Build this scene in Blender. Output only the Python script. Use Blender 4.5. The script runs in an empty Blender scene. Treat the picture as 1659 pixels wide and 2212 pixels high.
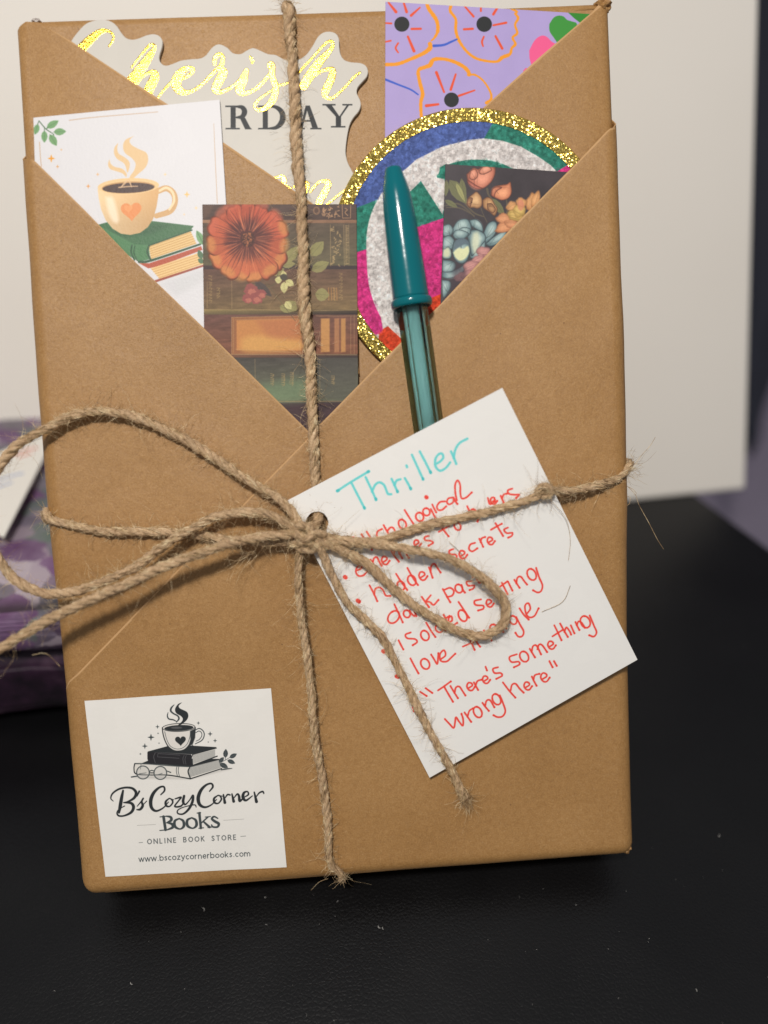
import bpy, bmesh, math, random
import numpy as np
from mathutils import Matrix, Vector

# ------------------------------------------------------------------ frame of the place
# millimetres in the parcel's own frame: x along its bottom edge, y up its face, z out of the face
R_LOC = np.array([[0.9976136746, 0.0567315972, -0.0393507576],
                  [-0.0549191274, 0.9974442008, 0.0457050944],
                  [0.0418431080, -0.0434349179, 0.9981796242]])
CAM = np.array([78.4731, 107.7250, 204.3751])
FPX, PW, PH = 1662.3, 1659.0, 2212.0
PWID, PHGT, PTHK = 151.0, 228.8, 24.0
LEAN = math.radians(37)
sc = bpy.context.scene
# parcel frame -> world (metres, table at z = 0)
ex = Vector((1, 0, 0)); ey = Vector((0, math.sin(LEAN), math.cos(LEAN))); ez = ex.cross(ey)
FRAME = Matrix(((ex.x, ey.x, ez.x, 0), (ex.y, ey.y, ez.y, 0), (ex.z, ey.z, ez.z, PTHK * 0.001 * math.sin(LEAN)), (0, 0, 0, 1)))
FN = np.array(FRAME)
def to_world(p):
    p = np.asarray(p, float)
    return p @ FN[:3, :3].T * 0.001 + FN[:3, 3]

# ------------------------------------------------------------------ camera
cd = bpy.data.cameras.new('camera'); cam = bpy.data.objects.new('camera', cd); sc.collection.objects.link(cam)
cw = to_world(CAM)
m = Matrix.Identity(4)
rot = FN[:3, :3] @ R_LOC
for i in range(3):
    for j in range(3): m[i][j] = rot[i, j]
    m[i][3] = cw[i]
cam.matrix_world = m
cd.sensor_fit = 'HORIZONTAL'; cd.sensor_width = 36.0; cd.lens = 36.0 * FPX / PW
cd.clip_start = 0.01; cd.clip_end = 30
cd.dof.use_dof = True; cd.dof.focus_distance = 0.205; cd.dof.aperture_fstop = 5.2
sc.camera = cam

# ------------------------------------------------------------------ light
w = bpy.data.worlds.new('World'); sc.world = w; w.use_nodes = True
bg = w.node_tree.nodes['Background']; bg.inputs[0].default_value = (0.95, 0.96, 1.0, 1); bg.inputs[1].default_value = 0.26
def lamp(name, loc_local, target_local, size, power, color):
    ld = bpy.data.lights.new(name, 'AREA'); ld.shape = 'DISK'; ld.size = size; ld.energy = power; ld.color = color
    o = bpy.data.objects.new(name, ld); sc.collection.objects.link(o)
    a = Vector(to_world(loc_local)); b = Vector(to_world(target_local))
    o.location = a; o.rotation_euler = (b - a).to_track_quat('-Z', 'Y').to_euler()
    return o
lamp('ceiling_lamp', (78 - 0.14 * 620, 110 + 0.48 * 620, 620), (78, 110, 0), 0.085, 4.35, (1.0, 0.95, 0.885))
sc.view_settings.view_transform = 'Standard'; sc.view_settings.look = 'None'; sc.view_settings.exposure = 0; sc.view_settings.gamma = 1

# ------------------------------------------------------------------ reading points off the photograph (1659 x 2212) onto planes of the parcel
REG = {'M': (0, 0, 1), 'A': (0, 0, .33069), 'B': (384.0, 0, .33069), 'C': (768.05, 0, .39683), 'D': (384, 384, .26455),
       'E': (713.2, 329.2, .33069), 'F': (603.5, 822.9, .49603), 'G': (0, 768.05, .42989), 'H': (164.6, 1453.8, .36376),
       'T1': (685.8, 905.2, .29762), 'T2': (768.05, 1152.1, .29762), 'S1': (192, 1662.3, .26455), 'S2': (246.9, 1481.2, .18188),
       'R': (905.2, 329.2, .19841), 'K': (548.6, 1014.9, .23148), 'L': (0, 768, .37202)}
def Z(reg, s):
    ox, oy, k = REG[reg]
    out = []
    for t in s.split():
        v = [float(x) for x in t.split(',')]
        r = [ox + v[0] * k, oy + v[1] * k]
        if len(v) > 2: r.append(v[2] * k)
        out.append(r)
    return np.array(out)
def P(u, v, z=0.0):
    d = R_LOC @ np.array([(u - PW / 2) / FPX, -(v - PH / 2) / FPX, -1.0])
    return CAM + d * ((z - CAM[2]) / d[2])
def PP(pts, z=0.0):
    pts = np.atleast_2d(np.asarray(pts, float))
    d = np.stack([(pts[:, 0] - PW / 2) / FPX, -(pts[:, 1] - PH / 2) / FPX, -np.ones(len(pts))], 1) @ R_LOC.T
    zz = np.broadcast_to(np.asarray(z, float), (len(pts),))
    return CAM + d * ((zz - CAM[2]) / d[:, 2])[:, None]
def G(u, v, h=0.0):
    """point at height h (m) above the table, in world metres"""
    d = FN[:3, :3] @ (R_LOC @ np.array([(u - PW / 2) / FPX, -(v - PH / 2) / FPX, -1.0]))
    return cw + d * ((h - cw[2]) / d[2])

def catmull(p, step):
    p = np.asarray(p, float)
    if len(p) < 3:
        n = max(2, int(np.linalg.norm(p[-1][:2] - p[0][:2]) / step) + 1)
        t = np.linspace(0, 1, n)[:, None]
        return p[0] * (1 - t) + p[-1] * t
    q = np.vstack([2 * p[0] - p[1], p, 2 * p[-1] - p[-2]])
    out = []
    for i in range(1, len(q) - 2):
        n = max(1, int(np.linalg.norm(q[i + 1] - q[i]) / step))
        t = (np.arange(n) / n)[:, None]
        a, b, c, d = q[i - 1], q[i], q[i + 1], q[i + 2]
        out.append(0.5 * (2 * b + (c - a) * t + (2 * a - 5 * b + 4 * c - d) * t ** 2 + (3 * b - a - 3 * c + d) * t ** 3))
    out.append(p[-1:])
    return np.vstack(out)

# ------------------------------------------------------------------ print: a small painter for flat artwork
def vnoise(h, w_, cell, seed, octv=1):
    rng = np.random.default_rng(seed); out = np.zeros((h, w_)); amp = 1; tot = 0
    cy, cx = cell if isinstance(cell, tuple) else (cell, cell)
    for o in range(octv):
        gy, gx = int(h / cy) + 3, int(w_ / cx) + 3
        g = rng.random((gy, gx))
        y = np.arange(h) / cy; x = np.arange(w_) / cx
        yi = y.astype(int); xi = x.astype(int); fy = y - yi; fx = x - xi
        fy = fy * fy * (3 - 2 * fy); fx = fx * fx * (3 - 2 * fx)
        a = g[yi][:, xi]; b = g[yi][:, xi + 1]; c = g[yi + 1][:, xi]; d = g[yi + 1][:, xi + 1]
        out += amp * ((a * (1 - fx) + b * fx) * (1 - fy)[:, None] + (c * (1 - fx) + d * fx) * fy[:, None])
        tot += amp; amp *= .5; cy = max(1, cy / 2); cx = max(1, cx / 2)
    return out / tot
def rgb(*c): return np.array(c, float) / 255.0

class Canvas:
    def __init__(s, outline, z=0.0, res=9.0, base=(255, 255, 255), fmap=None, size=None):
        s.z, s.res = z, res
        s.fmap = fmap or (lambda pts: PP(pts[:, :2], z)[:, :2])
        if size is None:
            q = s.fmap(np.asarray(outline, float)); s.o = q.min(0) - .5; s.sz = q.max(0) - q.min(0) + 1.0
        else:
            s.o = np.zeros(2); s.sz = np.array(size, float)
        s.w = int(s.sz[0] * res); s.h = int(s.sz[1] * res)
        s.img = np.ones((s.h, s.w, 3)) * rgb(*base); s.mask = np.zeros((s.h, s.w))
        s.k = res / 8.25
    def px(s, pts):
        return (s.fmap(np.asarray(pts, float)[:, :2]) - s.o) * s.res
    def uv(s, xy):
        return (np.asarray(xy)[:, :2] - s.o) / s.sz
    def _blend(s, x0, y0, cov, col, a, mask):
        h, w_ = cov.shape
        if callable(col):
            yy, xx = np.mgrid[y0:y0 + h, x0:x0 + w_]; col = col(xx, yy)
        elif not isinstance(col, np.ndarray): col = rgb(*col)
        c = (cov * a)[..., None]
        if mask is not None:
            s.mask[y0:y0 + h, x0:x0 + w_] = s.mask[y0:y0 + h, x0:x0 + w_] * (1 - c[..., 0]) + mask * c[..., 0]
            if mask < 0: return
        s.img[y0:y0 + h, x0:x0 + w_] = s.img[y0:y0 + h, x0:x0 + w_] * (1 - c) + col * c
    def fill(s, pts, col, a=1.0, soft=.6, smooth=False, mask=None, raw=False):
        p = np.asarray(pts, float) if raw else s.px(pts)
        if smooth: p = catmull(np.vstack([p, p[:1]]), 4)[:-1]
        pad = soft + 2
        x0, y0 = np.floor(p.min(0) - pad).astype(int); x1, y1 = np.ceil(p.max(0) + pad).astype(int)
        x0, y0, x1, y1 = max(x0, 0), max(y0, 0), min(x1, s.w), min(y1, s.h)
        if x1 <= x0 or y1 <= y0: return
        yy, xx = np.mgrid[y0:y1, x0:x1].astype(float); yy += .5; xx += .5
        d2 = np.full(xx.shape, 1e9); ins = np.zeros(xx.shape, bool)
        for i in range(len(p)):
            ax, ay = p[i]; bx, by = p[(i + 1) % len(p)]
            ex_, ey_ = bx - ax, by - ay; L = ex_ * ex_ + ey_ * ey_ + 1e-9
            t = np.clip(((xx - ax) * ex_ + (yy - ay) * ey_) / L, 0, 1)
            d2 = np.minimum(d2, (xx - ax - t * ex_) ** 2 + (yy - ay - t * ey_) ** 2)
            c = (ay > yy) != (by > yy)
            if c.any():
                with np.errstate(divide='ignore', invalid='ignore'):
                    ins ^= c & (xx < ex_ * (yy - ay) / (ey_ if ey_ else 1e-9) + ax)
        d = np.sqrt(d2); d = np.where(ins, -d, d)
        s._blend(x0, y0, np.clip(.5 - d / (2 * soft), 0, 1), col, a, mask)
    def stroke(s, pts, wd=None, col=(0, 0, 0), a=1.0, soft=.6, smooth=True, mask=None, raw=False, jit=0):
        pts = np.asarray(pts, float)
        p = pts[:, :2] if raw else s.px(pts)
        r = (pts[:, 2] if wd is None else np.full(len(pts), wd)) * (1 if raw else s.k) / 2
        q = np.column_stack([p, r])
        q = catmull(q, 3) if smooth and len(q) > 2 else q
        if jit:
            rg = np.random.default_rng(int(abs(q[0, 0] * 7 + q[0, 1])));q[:, 2] *= 1 + jit * (rg.random(len(q)) - .5)
        pad = q[:, 2].max() + soft + 2
        x0, y0 = np.floor(q[:, :2].min(0) - pad).astype(int); x1, y1 = np.ceil(q[:, :2].max(0) + pad).astype(int)
        x0, y0, x1, y1 = max(x0, 0), max(y0, 0), min(x1, s.w), min(y1, s.h)
        if x1 <= x0 or y1 <= y0: return
        cov = np.zeros((y1 - y0, x1 - x0))
        for i in range(max(1, len(q) - 1)):
            A = q[i]; B = q[min(i + 1, len(q) - 1)]
            rr = max(A[2], B[2]) + soft + 1
            u0 = max(int(min(A[0], B[0]) - rr), x0); u1 = min(int(max(A[0], B[0]) + rr) + 2, x1)
            v0 = max(int(min(A[1], B[1]) - rr), y0); v1 = min(int(max(A[1], B[1]) + rr) + 2, y1)
            if u1 <= u0 or v1 <= v0: continue
            yy, xx = np.mgrid[v0:v1, u0:u1].astype(float); yy += .5; xx += .5
            ex_, ey_ = B[0] - A[0], B[1] - A[1]; L = ex_ * ex_ + ey_ * ey_ + 1e-9
            t = np.clip(((xx - A[0]) * ex_ + (yy - A[1]) * ey_) / L, 0, 1)
            d = np.hypot(xx - A[0] - t * ex_, yy - A[1] - t * ey_) - (A[2] + t * (B[2] - A[2]))
            sub = cov[v0 - y0:v1 - y0, u0 - x0:u1 - x0]
            np.maximum(sub, np.clip(.5 - d / (2 * soft), 0, 1), out=sub)
        s._blend(x0, y0, cov, col, a, mask)
    def ell(s, c, rx, ry, ang=0, n=28, wob=0, seed=0):
        """ellipse outline in photograph pixels round the point c"""
        t = np.linspace(0, 2 * np.pi, n, endpoint=False); rg = np.random.default_rng(seed)
        rr = 1 + wob * (rg.random(n) - .5)
        x, y = rx * np.cos(t) * rr, ry * np.sin(t) * rr; ca, sa = math.cos(ang), math.sin(ang)
        return np.stack([c[0] + x * ca - y * sa, c[1] + x * sa + y * ca], 1)
    def grain(s, amt, cell, seed):
        s.img *= 1 + amt * (vnoise(s.h, s.w, cell, seed, 2) - .5)[..., None]
    def image(s, name):
        im = bpy.data.images.new(name, s.w, s.h, alpha=True)
        im.alpha_mode = 'CHANNEL_PACKED'
        a = np.ones((s.h, s.w, 4), np.float32); a[..., :3] = np.clip(s.img, 0, 1); a[..., 3] = np.clip(s.mask, 0, 1)
        im.pixels.foreach_set(a.ravel()); im.update(); im.pack()
        return im

# ------------------------------------------------------------------ materials
def lin(c): return tuple((x / 255 / 12.92) if x / 255 <= .04045 else ((x / 255 + .055) / 1.055) ** 2.4 for x in c) + (1,)
class NT:
    def __init__(s, name):
        s.m = bpy.data.materials.new(name); s.m.use_nodes = True; s.t = s.m.node_tree; s.b = s.t.nodes['Principled BSDF']
    def n(s, typ, **kw):
        o = s.t.nodes.new(typ)
        for k, v in kw.items():
            if k.startswith('i_'):
                key = k[2:]; key = int(key) if key.isdigit() else key.replace('_', ' ')
                if hasattr(v, 'is_output') or isinstance(v, bpy.types.NodeSocket): s.t.links.new(v, o.inputs[key])
                else: o.inputs[key].default_value = v
            else: setattr(o, k, v)
        return o
    def math(s, op, a, b=None, c=None, clamp=False):
        o = s.t.nodes.new('ShaderNodeMath'); o.operation = op; o.use_clamp = clamp
        for i, v in enumerate((a, b, c)):
            if v is None: continue
            if isinstance(v, (int, float)): o.inputs[i].default_value = v
            else: s.t.links.new(v, o.inputs[i])
        return o.outputs[0]
    def ramp(s, fac, stops):
        o = s.t.nodes.new('ShaderNodeValToRGB'); s.t.links.new(fac, o.inputs[0]); e = o.color_ramp.elements
        while len(e) < len(stops): e.new(.5)
        for el, (p, c) in zip(e, stops):
            el.position = p; el.color = c if isinstance(c, tuple) and len(c) == 4 else (c, c, c, 1)
        return o.outputs[0]
    def mix(s, fac, a, b, typ='MIX'):
        o = s.t.nodes.new('ShaderNodeMix'); o.data_type = 'RGBA'; o.blend_type = typ
        for k, v in ((0, fac), (6, a), (7, b)):
            if isinstance(v, (int, float)): o.inputs[k].default_value = v
            elif isinstance(v, tuple): o.inputs[k].default_value = v
            else: s.t.links.new(v, o.inputs[k])
        return o.outputs[2]
    def coord(s, kind='Object', scale=(1000, 1000, 1000), rot=(0, 0, 0)):
        tc = s.t.nodes.new('ShaderNodeTexCoord'); mp = s.t.nodes.new('ShaderNodeMapping')
        mp.inputs['Scale'].default_value = scale; mp.inputs['Rotation'].default_value = rot
        s.t.links.new(tc.outputs[kind], mp.inputs[0]); return mp.outputs[0]
    def noise(s, vec, scale, detail=4, rough=.5, dist=0):
        o = s.n('ShaderNodeTexNoise', i_Scale=scale, i_Detail=detail, i_Roughness=rough, i_Distortion=dist)
        s.t.links.new(vec, o.inputs['Vector']); return o.outputs['Fac']
    def bump(s, h, dist, strength=1.0, normal=None):
        o = s.n('ShaderNodeBump', i_Strength=strength, i_Distance=dist); s.t.links.new(h, o.inputs['Height'])
        if normal is not None: s.t.links.new(normal, o.inputs['Normal'])
        return o.outputs[0]
    def set(s, **kw):
        for k, v in kw.items():
            key = k.replace('_', ' ')
            if isinstance(v, bpy.types.NodeSocket): s.t.links.new(v, s.b.inputs[key])
            else: s.b.inputs[key].default_value = v
        return s.m

def kraft_material():
    t = NT('kraft_paper'); c = t.coord()
    big = t.noise(c, .03, 2); mid = t.noise(c, .7, 4, .6, .8); fine = t.noise(c, 2.4, 4, .7, .5)
    def fib(scale, dist, lvl, gate_lo, w_):
        f = t.noise(c, scale, 2, .5, dist); g = t.noise(c, scale * 1.7, 2)
        ln = t.math('SUBTRACT', 1, t.math('MULTIPLY', t.math('ABSOLUTE', t.math('SUBTRACT', f, lvl)), w_), clamp=True)
        return t.math('MULTIPLY', ln, t.math('MULTIPLY', t.math('SUBTRACT', g, gate_lo), 10, clamp=True))
    g1 = fib(.8, 2.4, .5, .52, 45); g2 = fib(.65, -2.8, .46, .52, 50); g3 = fib(1.3, 3.0, .53, .5, 40)
    v = t.math('ADD', t.math('MULTIPLY', big, .22), t.math('ADD', t.math('MULTIPLY', mid, .30), t.math('MULTIPLY', fine, .60)))
    col = t.ramp(v, [(.34, lin((136, 97, 52))), (.56, lin((160, 119, 69))), (.78, lin((182, 141, 90)))])
    col = t.mix(t.math('MULTIPLY', t.math('MAXIMUM', g1, g3), .30), col, lin((206, 172, 126)))
    col = t.mix(t.math('MULTIPLY', g2, .28), col, lin((118, 86, 52)))
    vo = t.n('ShaderNodeTexVoronoi', i_Scale=.13); t.t.links.new(c, vo.inputs['Vector'])
    speck = t.math('LESS_THAN', vo.outputs['Distance'], .03)
    col = t.mix(t.math('MULTIPLY', speck, .5), col, lin((92, 64, 38)))
    h = t.math('ADD', t.math('MULTIPLY', mid, .6), t.math('ADD', t.math('MULTIPLY', fine, .5), t.math('MULTIPLY', t.math('MAXIMUM', g1, g3), .2)))
    return t.set(Base_Color=col, Roughness=.50, Normal=t.bump(h, .00024, .55, t.bump(t.noise(c, .04, 2, .5, .4), .0016, .4)), Specular_IOR_Level=.5)
def print_material(name, canvas, rough=.45, grain=.00003, gscale=2.0, spec=.5, coat=0.0, foil=None, uvspace=True):
    t = NT(name); im = t.n('ShaderNodeTexImage'); im.image = canvas.image(name); im.extension = 'EXTEND'
    c = t.coord(); g = t.noise(c, gscale, 4, .6)
    kw = dict(Base_Color=im.outputs[0], Roughness=rough, Specular_IOR_Level=spec, Coat_Weight=coat, Coat_Roughness=.25,
              Normal=t.bump(g, grain, .6))
    if foil:
        m = im.outputs['Alpha']
        kr = t.noise(t.coord(rot=(0, 0, .5), scale=(1000, 3500, 1000)), .9, 4, .7)
        col = t.mix(kr, lin(foil[0]), lin(foil[1]))
        kw['Base_Color'] = t.mix(m, im.outputs[0], col); kw['Metallic'] = m
        kw['Roughness'] = t.math('ADD', rough, t.math('MULTIPLY', m, foil[2] - rough))
        hh = t.math('ADD', t.math('MULTIPLY', g, .2), t.math('MULTIPLY', m, t.math('ADD', .12, t.math('MULTIPLY', kr, foil[3]))))
        kw['Normal'] = t.bump(hh, .00010, .8)
    return t.set(**kw)
def plain(name, col, rough=.5, metal=0, spec=.5, bump=None, var=0, **kw):
    t = NT(name); c = t.coord(); n = t.noise(c, (bump or (1, 0))[0], 4, .6)
    base = lin(col)
    if var: base = t.mix(n, tuple(x * (1 - var) for x in base[:3]) + (1,), tuple(min(1, x * (1 + var)) for x in base[:3]) + (1,))
    if bump: kw['Normal'] = t.bump(n, bump[1], .6)
    return t.set(Base_Color=base, Roughness=rough, Metallic=metal, Specular_IOR_Level=spec, **kw)

# ------------------------------------------------------------------ objects
class Thing:
    """top-level object: an Empty (or its own mesh) with origin `o` (parcel mm) that parents its parts"""
    def __init__(s, name, label, cat, o, frame=FRAME, group=None, mesh=None, unit=0.001):
        s.o = np.asarray(o, float); s.unit = unit; s.frame = frame
        s.ob = bpy.data.objects.new(name, None); sc.collection.objects.link(s.ob)
        s.ob.empty_display_size = .01
        s.ob.matrix_world = frame @ Matrix.Translation(Vector(s.o * unit))
        s.ob['label'] = label; s.ob['category'] = cat
        if group: s.ob['group'] = group
    def part(s, name, verts, faces, mat, uvs=None, smooth=False, parent=None, label=None, kind=None, sharp=None):
        v = (np.asarray(verts, float) - s.o) * s.unit
        me = mesh_from(name, v, faces, mat, uvs, smooth)
        ob = bpy.data.objects.new(name, me); sc.collection.objects.link(ob)
        ob.parent = parent or s.ob
        if label: ob['label'] = label
        if kind: ob['kind'] = kind
        return ob
def mesh_from(name, v, faces, mat, uvs=None, smooth=False):
    me = bpy.data.meshes.new(name)
    me.from_pydata(np.asarray(v).tolist(), [], [list(map(int, f)) for f in faces]); me.update()
    if uvs is not None:
        l = me.uv_layers.new(name='UVMap'); idx = np.empty(len(me.loops), np.int32); me.loops.foreach_get('vertex_index', idx)
        l.data.foreach_set('uv', np.asarray(uvs, np.float32)[idx].ravel())
    if smooth: me.polygons.foreach_set('use_smooth', np.ones(len(me.polygons), bool))
    for m_ in (mat if isinstance(mat, (list, tuple)) else [mat]): me.materials.append(m_)
    return me
def slab(outline, z0, z1, canvas=None):
    """polygon outline (mm) as a flat sheet from z0 to z1 with slightly eased front edge; returns verts, faces, uvs"""
    p = np.asarray(outline, float)[:, :2]
    area = np.sum(p[:, 0] * np.roll(p[:, 1], -1) - np.roll(p[:, 0], -1) * p[:, 1])
    if area < 0: p = p[::-1]
    n = len(p)
    e = np.roll(p, -1, 0) - np.roll(p, 1, 0); nrm = np.stack([e[:, 1], -e[:, 0]], 1); nrm /= np.linalg.norm(nrm, axis=1)[:, None] + 1e-9
    b = min(.12, (z1 - z0) * .35)
    inn = p - nrm * b
    v = np.vstack([np.column_stack([p, np.full(n, z0)]), np.column_stack([p, np.full(n, z1 - b)]), np.column_stack([inn, np.full(n, z1)])])
    f = [list(range(2 * n, 3 * n)), list(range(n))[::-1]]
    for k in (0, n):
        f += [[k + i, k + (i + 1) % n, k + n + (i + 1) % n, k + n + i] for i in range(n)]
    uv = canvas.uv(v[:, :2]) if canvas else None
    return v, f, uv
def grid_sheet(poly, xs, ys, lines=()):
    """cut a polygon (mm, unrolled) along xs and ys; returns a bmesh"""
    bm = bmesh.new(); bm.faces.new([bm.verts.new((x, y, 0)) for x, y in poly]); bm.normal_update()
    for k, vals in ((0, xs), (1, ys)):
        for q in vals:
            co = [0, 0, 0]; co[k] = q; no = [0, 0, 0]; no[k] = 1
            bmesh.ops.bisect_plane(bm, geom=bm.verts[:] + bm.edges[:] + bm.faces[:], plane_co=co, plane_no=no, dist=1e-5)
    for (p0, nn) in lines:
        bmesh.ops.bisect_plane(bm, geom=bm.verts[:] + bm.edges[:] + bm.faces[:], plane_co=(p0[0], p0[1], 0), plane_no=(nn[0], nn[1], 0), dist=1e-5)
    return bm
def tube(path, rad, sides, vs, fs, uvs=None, closed=False, ph=0.0):
    path = np.asarray(path, float); n = len(path); rad = np.broadcast_to(np.asarray(rad, float), (n,))
    T = np.gradient(path, axis=0); T /= np.linalg.norm(T, axis=1)[:, None] + 1e-12
    a = np.array([0, 0, 1.0]) if abs(T[0, 2]) < .9 else np.array([1.0, 0, 0])
    u = np.cross(T[0], a); u /= np.linalg.norm(u); U = np.empty((n, 3)); U[0] = u
    for i in range(1, n):
        u = U[i - 1] - T[i] * (U[i - 1] @ T[i]); U[i] = u / (np.linalg.norm(u) + 1e-12)
    V = np.cross(T, U); t = np.linspace(0, 2 * np.pi, sides, endpoint=False) + ph
    ring = path[:, None] + rad[:, None, None] * (U[:, None] * np.cos(t)[None, :, None] + V[:, None] * np.sin(t)[None, :, None])
    b0 = sum(len(x) for x in vs); vs.append(ring.reshape(-1, 3))
    i = np.arange(n - 1)[:, None] * sides; j = np.arange(sides)[None]; j2 = (j + 1) % sides
    q = np.stack([i + j, i + j2, i + sides + j2, i + sides + j], -1).reshape(-1, 4) + b0
    fs.extend(q.tolist()); fs.append(list(range(b0, b0 + sides))[::-1]); fs.append(list(range(b0 + (n - 1) * sides, b0 + n * sides)))
    if uvs is not None:
        L = np.concatenate([[0], np.cumsum(np.linalg.norm(np.diff(path, axis=0), axis=1))])
        uu = np.abs(np.linspace(-1, 1, sides, endpoint=False)) * 3
        uvs.append(np.stack(np.broadcast_arrays(uu[None, :], L[:, None]), -1).reshape(-1, 2))
def lathe(prof, axis_p, axis_d, sides, vs, fs, phase=0.0, rad_mul=None):
    """prof: (distance along axis, radius)"""
    d = np.asarray(axis_d, float); d /= np.linalg.norm(d)
    a = np.array([0, 0, 1.0]); u = np.cross(d, a); u /= np.linalg.norm(u); v = np.cross(d, u)
    t = np.linspace(0, 2 * np.pi, sides, endpoint=False) + phase
    dirs = np.cos(t)[:, None] * u + np.sin(t)[:, None] * v
    b0 = sum(len(x) for x in vs)
    for (s_, r) in prof: vs.append(np.asarray(axis_p) + d * s_ + dirs * r)
    for k in range(len(prof) - 1):
        for j in range(sides):
            j2 = (j + 1) % sides; fs.append([b0 + k * sides + j, b0 + k * sides + j2, b0 + (k + 1) * sides + j2, b0 + (k + 1) * sides + j])
    fs.append(list(range(b0, b0 + sides))[::-1]); k = len(prof) - 1
    fs.append(list(range(b0 + k * sides, b0 + (k + 1) * sides)))

# ------------------------------------------------------------------ the setting
WF = Matrix.Identity(4)
def wpart_structure(name, v, f, mat, smooth=False):
    ob = bpy.data.objects.new(name, mesh_from(name, v, f, mat, None, smooth)); sc.collection.objects.link(ob)
    ob['kind'] = 'structure'; return ob
def prism(poly, z0, z1):
    n = len(poly); v = [(x, y, z1) for x, y in poly] + [(x, y, z0) for x, y in poly]
    f = [list(range(n)), list(range(n, 2 * n))[::-1]] + [[i, n + i, n + (i + 1) % n, (i + 1) % n] for i in range(n)]
    return v, f
g1, g2 = G(1554, 1108.7), G(1659, 1186)
dd = (g2 - g1)[:2]; dd /= np.linalg.norm(dd)
pa = g1[:2] - dd * .12; pb = g2[:2] + dd * .7
tb = NT('black_leatherette'); c = tb.coord()
n1 = tb.noise(c, .9, 3, .6, .6); n2 = tb.noise(c, .03, 3)
vo = tb.n('ShaderNodeTexVoronoi', i_Scale=.9, feature='DISTANCE_TO_EDGE'); wv = tb.n('ShaderNodeVectorMath', operation='ADD')
wn = tb.n('ShaderNodeTexNoise', i_Scale=.5); tb.t.links.new(c, wn.inputs['Vector'])
tb.t.links.new(c, wv.inputs[0]); tb.t.links.new(wn.outputs['Color'], wv.inputs[1]); tb.t.links.new(wv.outputs[0], vo.inputs['Vector'])
hh = tb.math('ADD', tb.math('MULTIPLY', n1, .6), tb.math('MULTIPLY', tb.math('MINIMUM', vo.outputs['Distance'], .25), 1.6))
tb.set(Base_Color=tb.mix(n2, lin((6, 6, 7)), lin((12, 12, 14))), Roughness=tb.math('ADD', .24, tb.math('MULTIPLY', n2, .14)),
       Specular_IOR_Level=.42, Normal=tb.bump(hh, .00012, tb.math('ADD', .12, tb.math('MULTIPLY', tb.noise(c, .02, 2), .7))))
v, f = prism([(-.7, -.6), (pb[0], -.6), tuple(pb), tuple(pa), (pa[0] - .3, .75), (-.7, .75)][:5] + [(-.7, .75)], -.03, 0)
wpart_structure('desk_surface', v, f, tb.m)
fl = NT('lilac_carpet'); c = fl.coord(); n1 = fl.noise(c, .05, 5, .6)
fl.set(Base_Color=fl.mix(n1, lin((140, 130, 148)), lin((176, 166, 184))), Roughness=.95, Normal=fl.bump(n1, .004, .8))
v, f = prism([(-2, -1), (3, -1), (3, 2.5), (-2, 2.5)], -.38, -.36); wpart_structure('floor', v, f, fl.m)
wl = NT('grey_lilac_wall'); n1 = wl.noise(wl.coord(), .004, 3)
wl.set(Base_Color=wl.mix(n1, lin((150, 146, 160)), lin((170, 165, 176))), Roughness=.9)
v, f = prism([(-2, 1.6), (3, 1.6), (3, 1.65), (-2, 1.65)], -.36, 2.2); wpart_structure('wall', v, f, wl.m)

# specks of dust lying on the desk
rg = np.random.default_rng(5); vs, fs = [], []
spots = [(1554, 1806, 1.0), (1505, 2139, .8), (1352, 1925, .5), (1244, 1955, .6), (1314, 2050, .6), (573, 1939, .9), (441, 1963, .8), (283, 2126, 1.0), (118, 2140, .5),
         (818, 2004, 1.3), (826, 2006, 1.0), (729, 1947, .5), (575, 1997, .5), (1150, 2170, .5), (1460, 1900, .4), (1500, 1530, .4), (690, 1996, .4)]
for u, v_, s_ in spots + [(rg.uniform(0, 1659), rg.uniform(1920, 2212), rg.uniform(.15, .4)) for _ in range(26)] + [(rg.uniform(1390, 1659), rg.uniform(1300, 1920), rg.uniform(.15, .35)) for _ in range(8)]:
    p = G(u, v_, 0.0) * 1000; a = rg.uniform(0, 6.28); L = .35 * s_ * rg.uniform(.5, 2.6)
    q = [p + np.array([math.cos(a + .5 * t) * L * t, math.sin(a + .5 * t) * L * t, .12 * s_]) for t in np.linspace(-1, 1, 4)]
    tube(np.array(q), np.array([.4, 1, .8, .3]) * .13 * s_, 5, vs, fs)
ob = bpy.data.objects.new('dust', mesh_from('dust', np.vstack(vs) * .001, fs, plain('dust_white', (150, 148, 144), .9))); sc.collection.objects.link(ob)
ob['kind'] = 'stuff'; ob['label'] = 'pale specks of dust and lint scattered on the black desk'; ob['category'] = 'dust'

# ------------------------------------------------------------------ the white board behind
def rounded_box(lx, ly, lz, bev, seg=3):
    bm = bmesh.new(); bmesh.ops.create_cube(bm, size=1)
    for q in bm.verts: q.co = (q.co.x * lx, q.co.y * ly, q.co.z * lz)
    bmesh.ops.bevel(bm, geom=bm.edges[:], offset=bev, segments=seg, affect='EDGES', profile=.5)
    v = np.array([q.co[:] for q in bm.verts]); f = [[q.index for q in fc.verts] for fc in bm.faces]; bm.free(); return v, f
bl, br = G(1365, 1083), G(1612, 1058)
bx = br - bl; bx[2] = 0; bx /= np.linalg.norm(bx); byv = np.array([-bx[1], bx[0], 0])
bt = math.radians(27); bu = np.array([0, 0, 1]) * math.cos(bt) + byv * math.sin(bt); bn = np.cross(bx, bu)
BL, BH, BT = .62, .46, .014
ctr = br - bx * BL / 2 + bu * BH / 2 - bn * BT / 2
M4 = Matrix([[bx[i], bu[i], bn[i], ctr[i]] for i in range(3)] + [[0, 0, 0, 1]])
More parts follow.
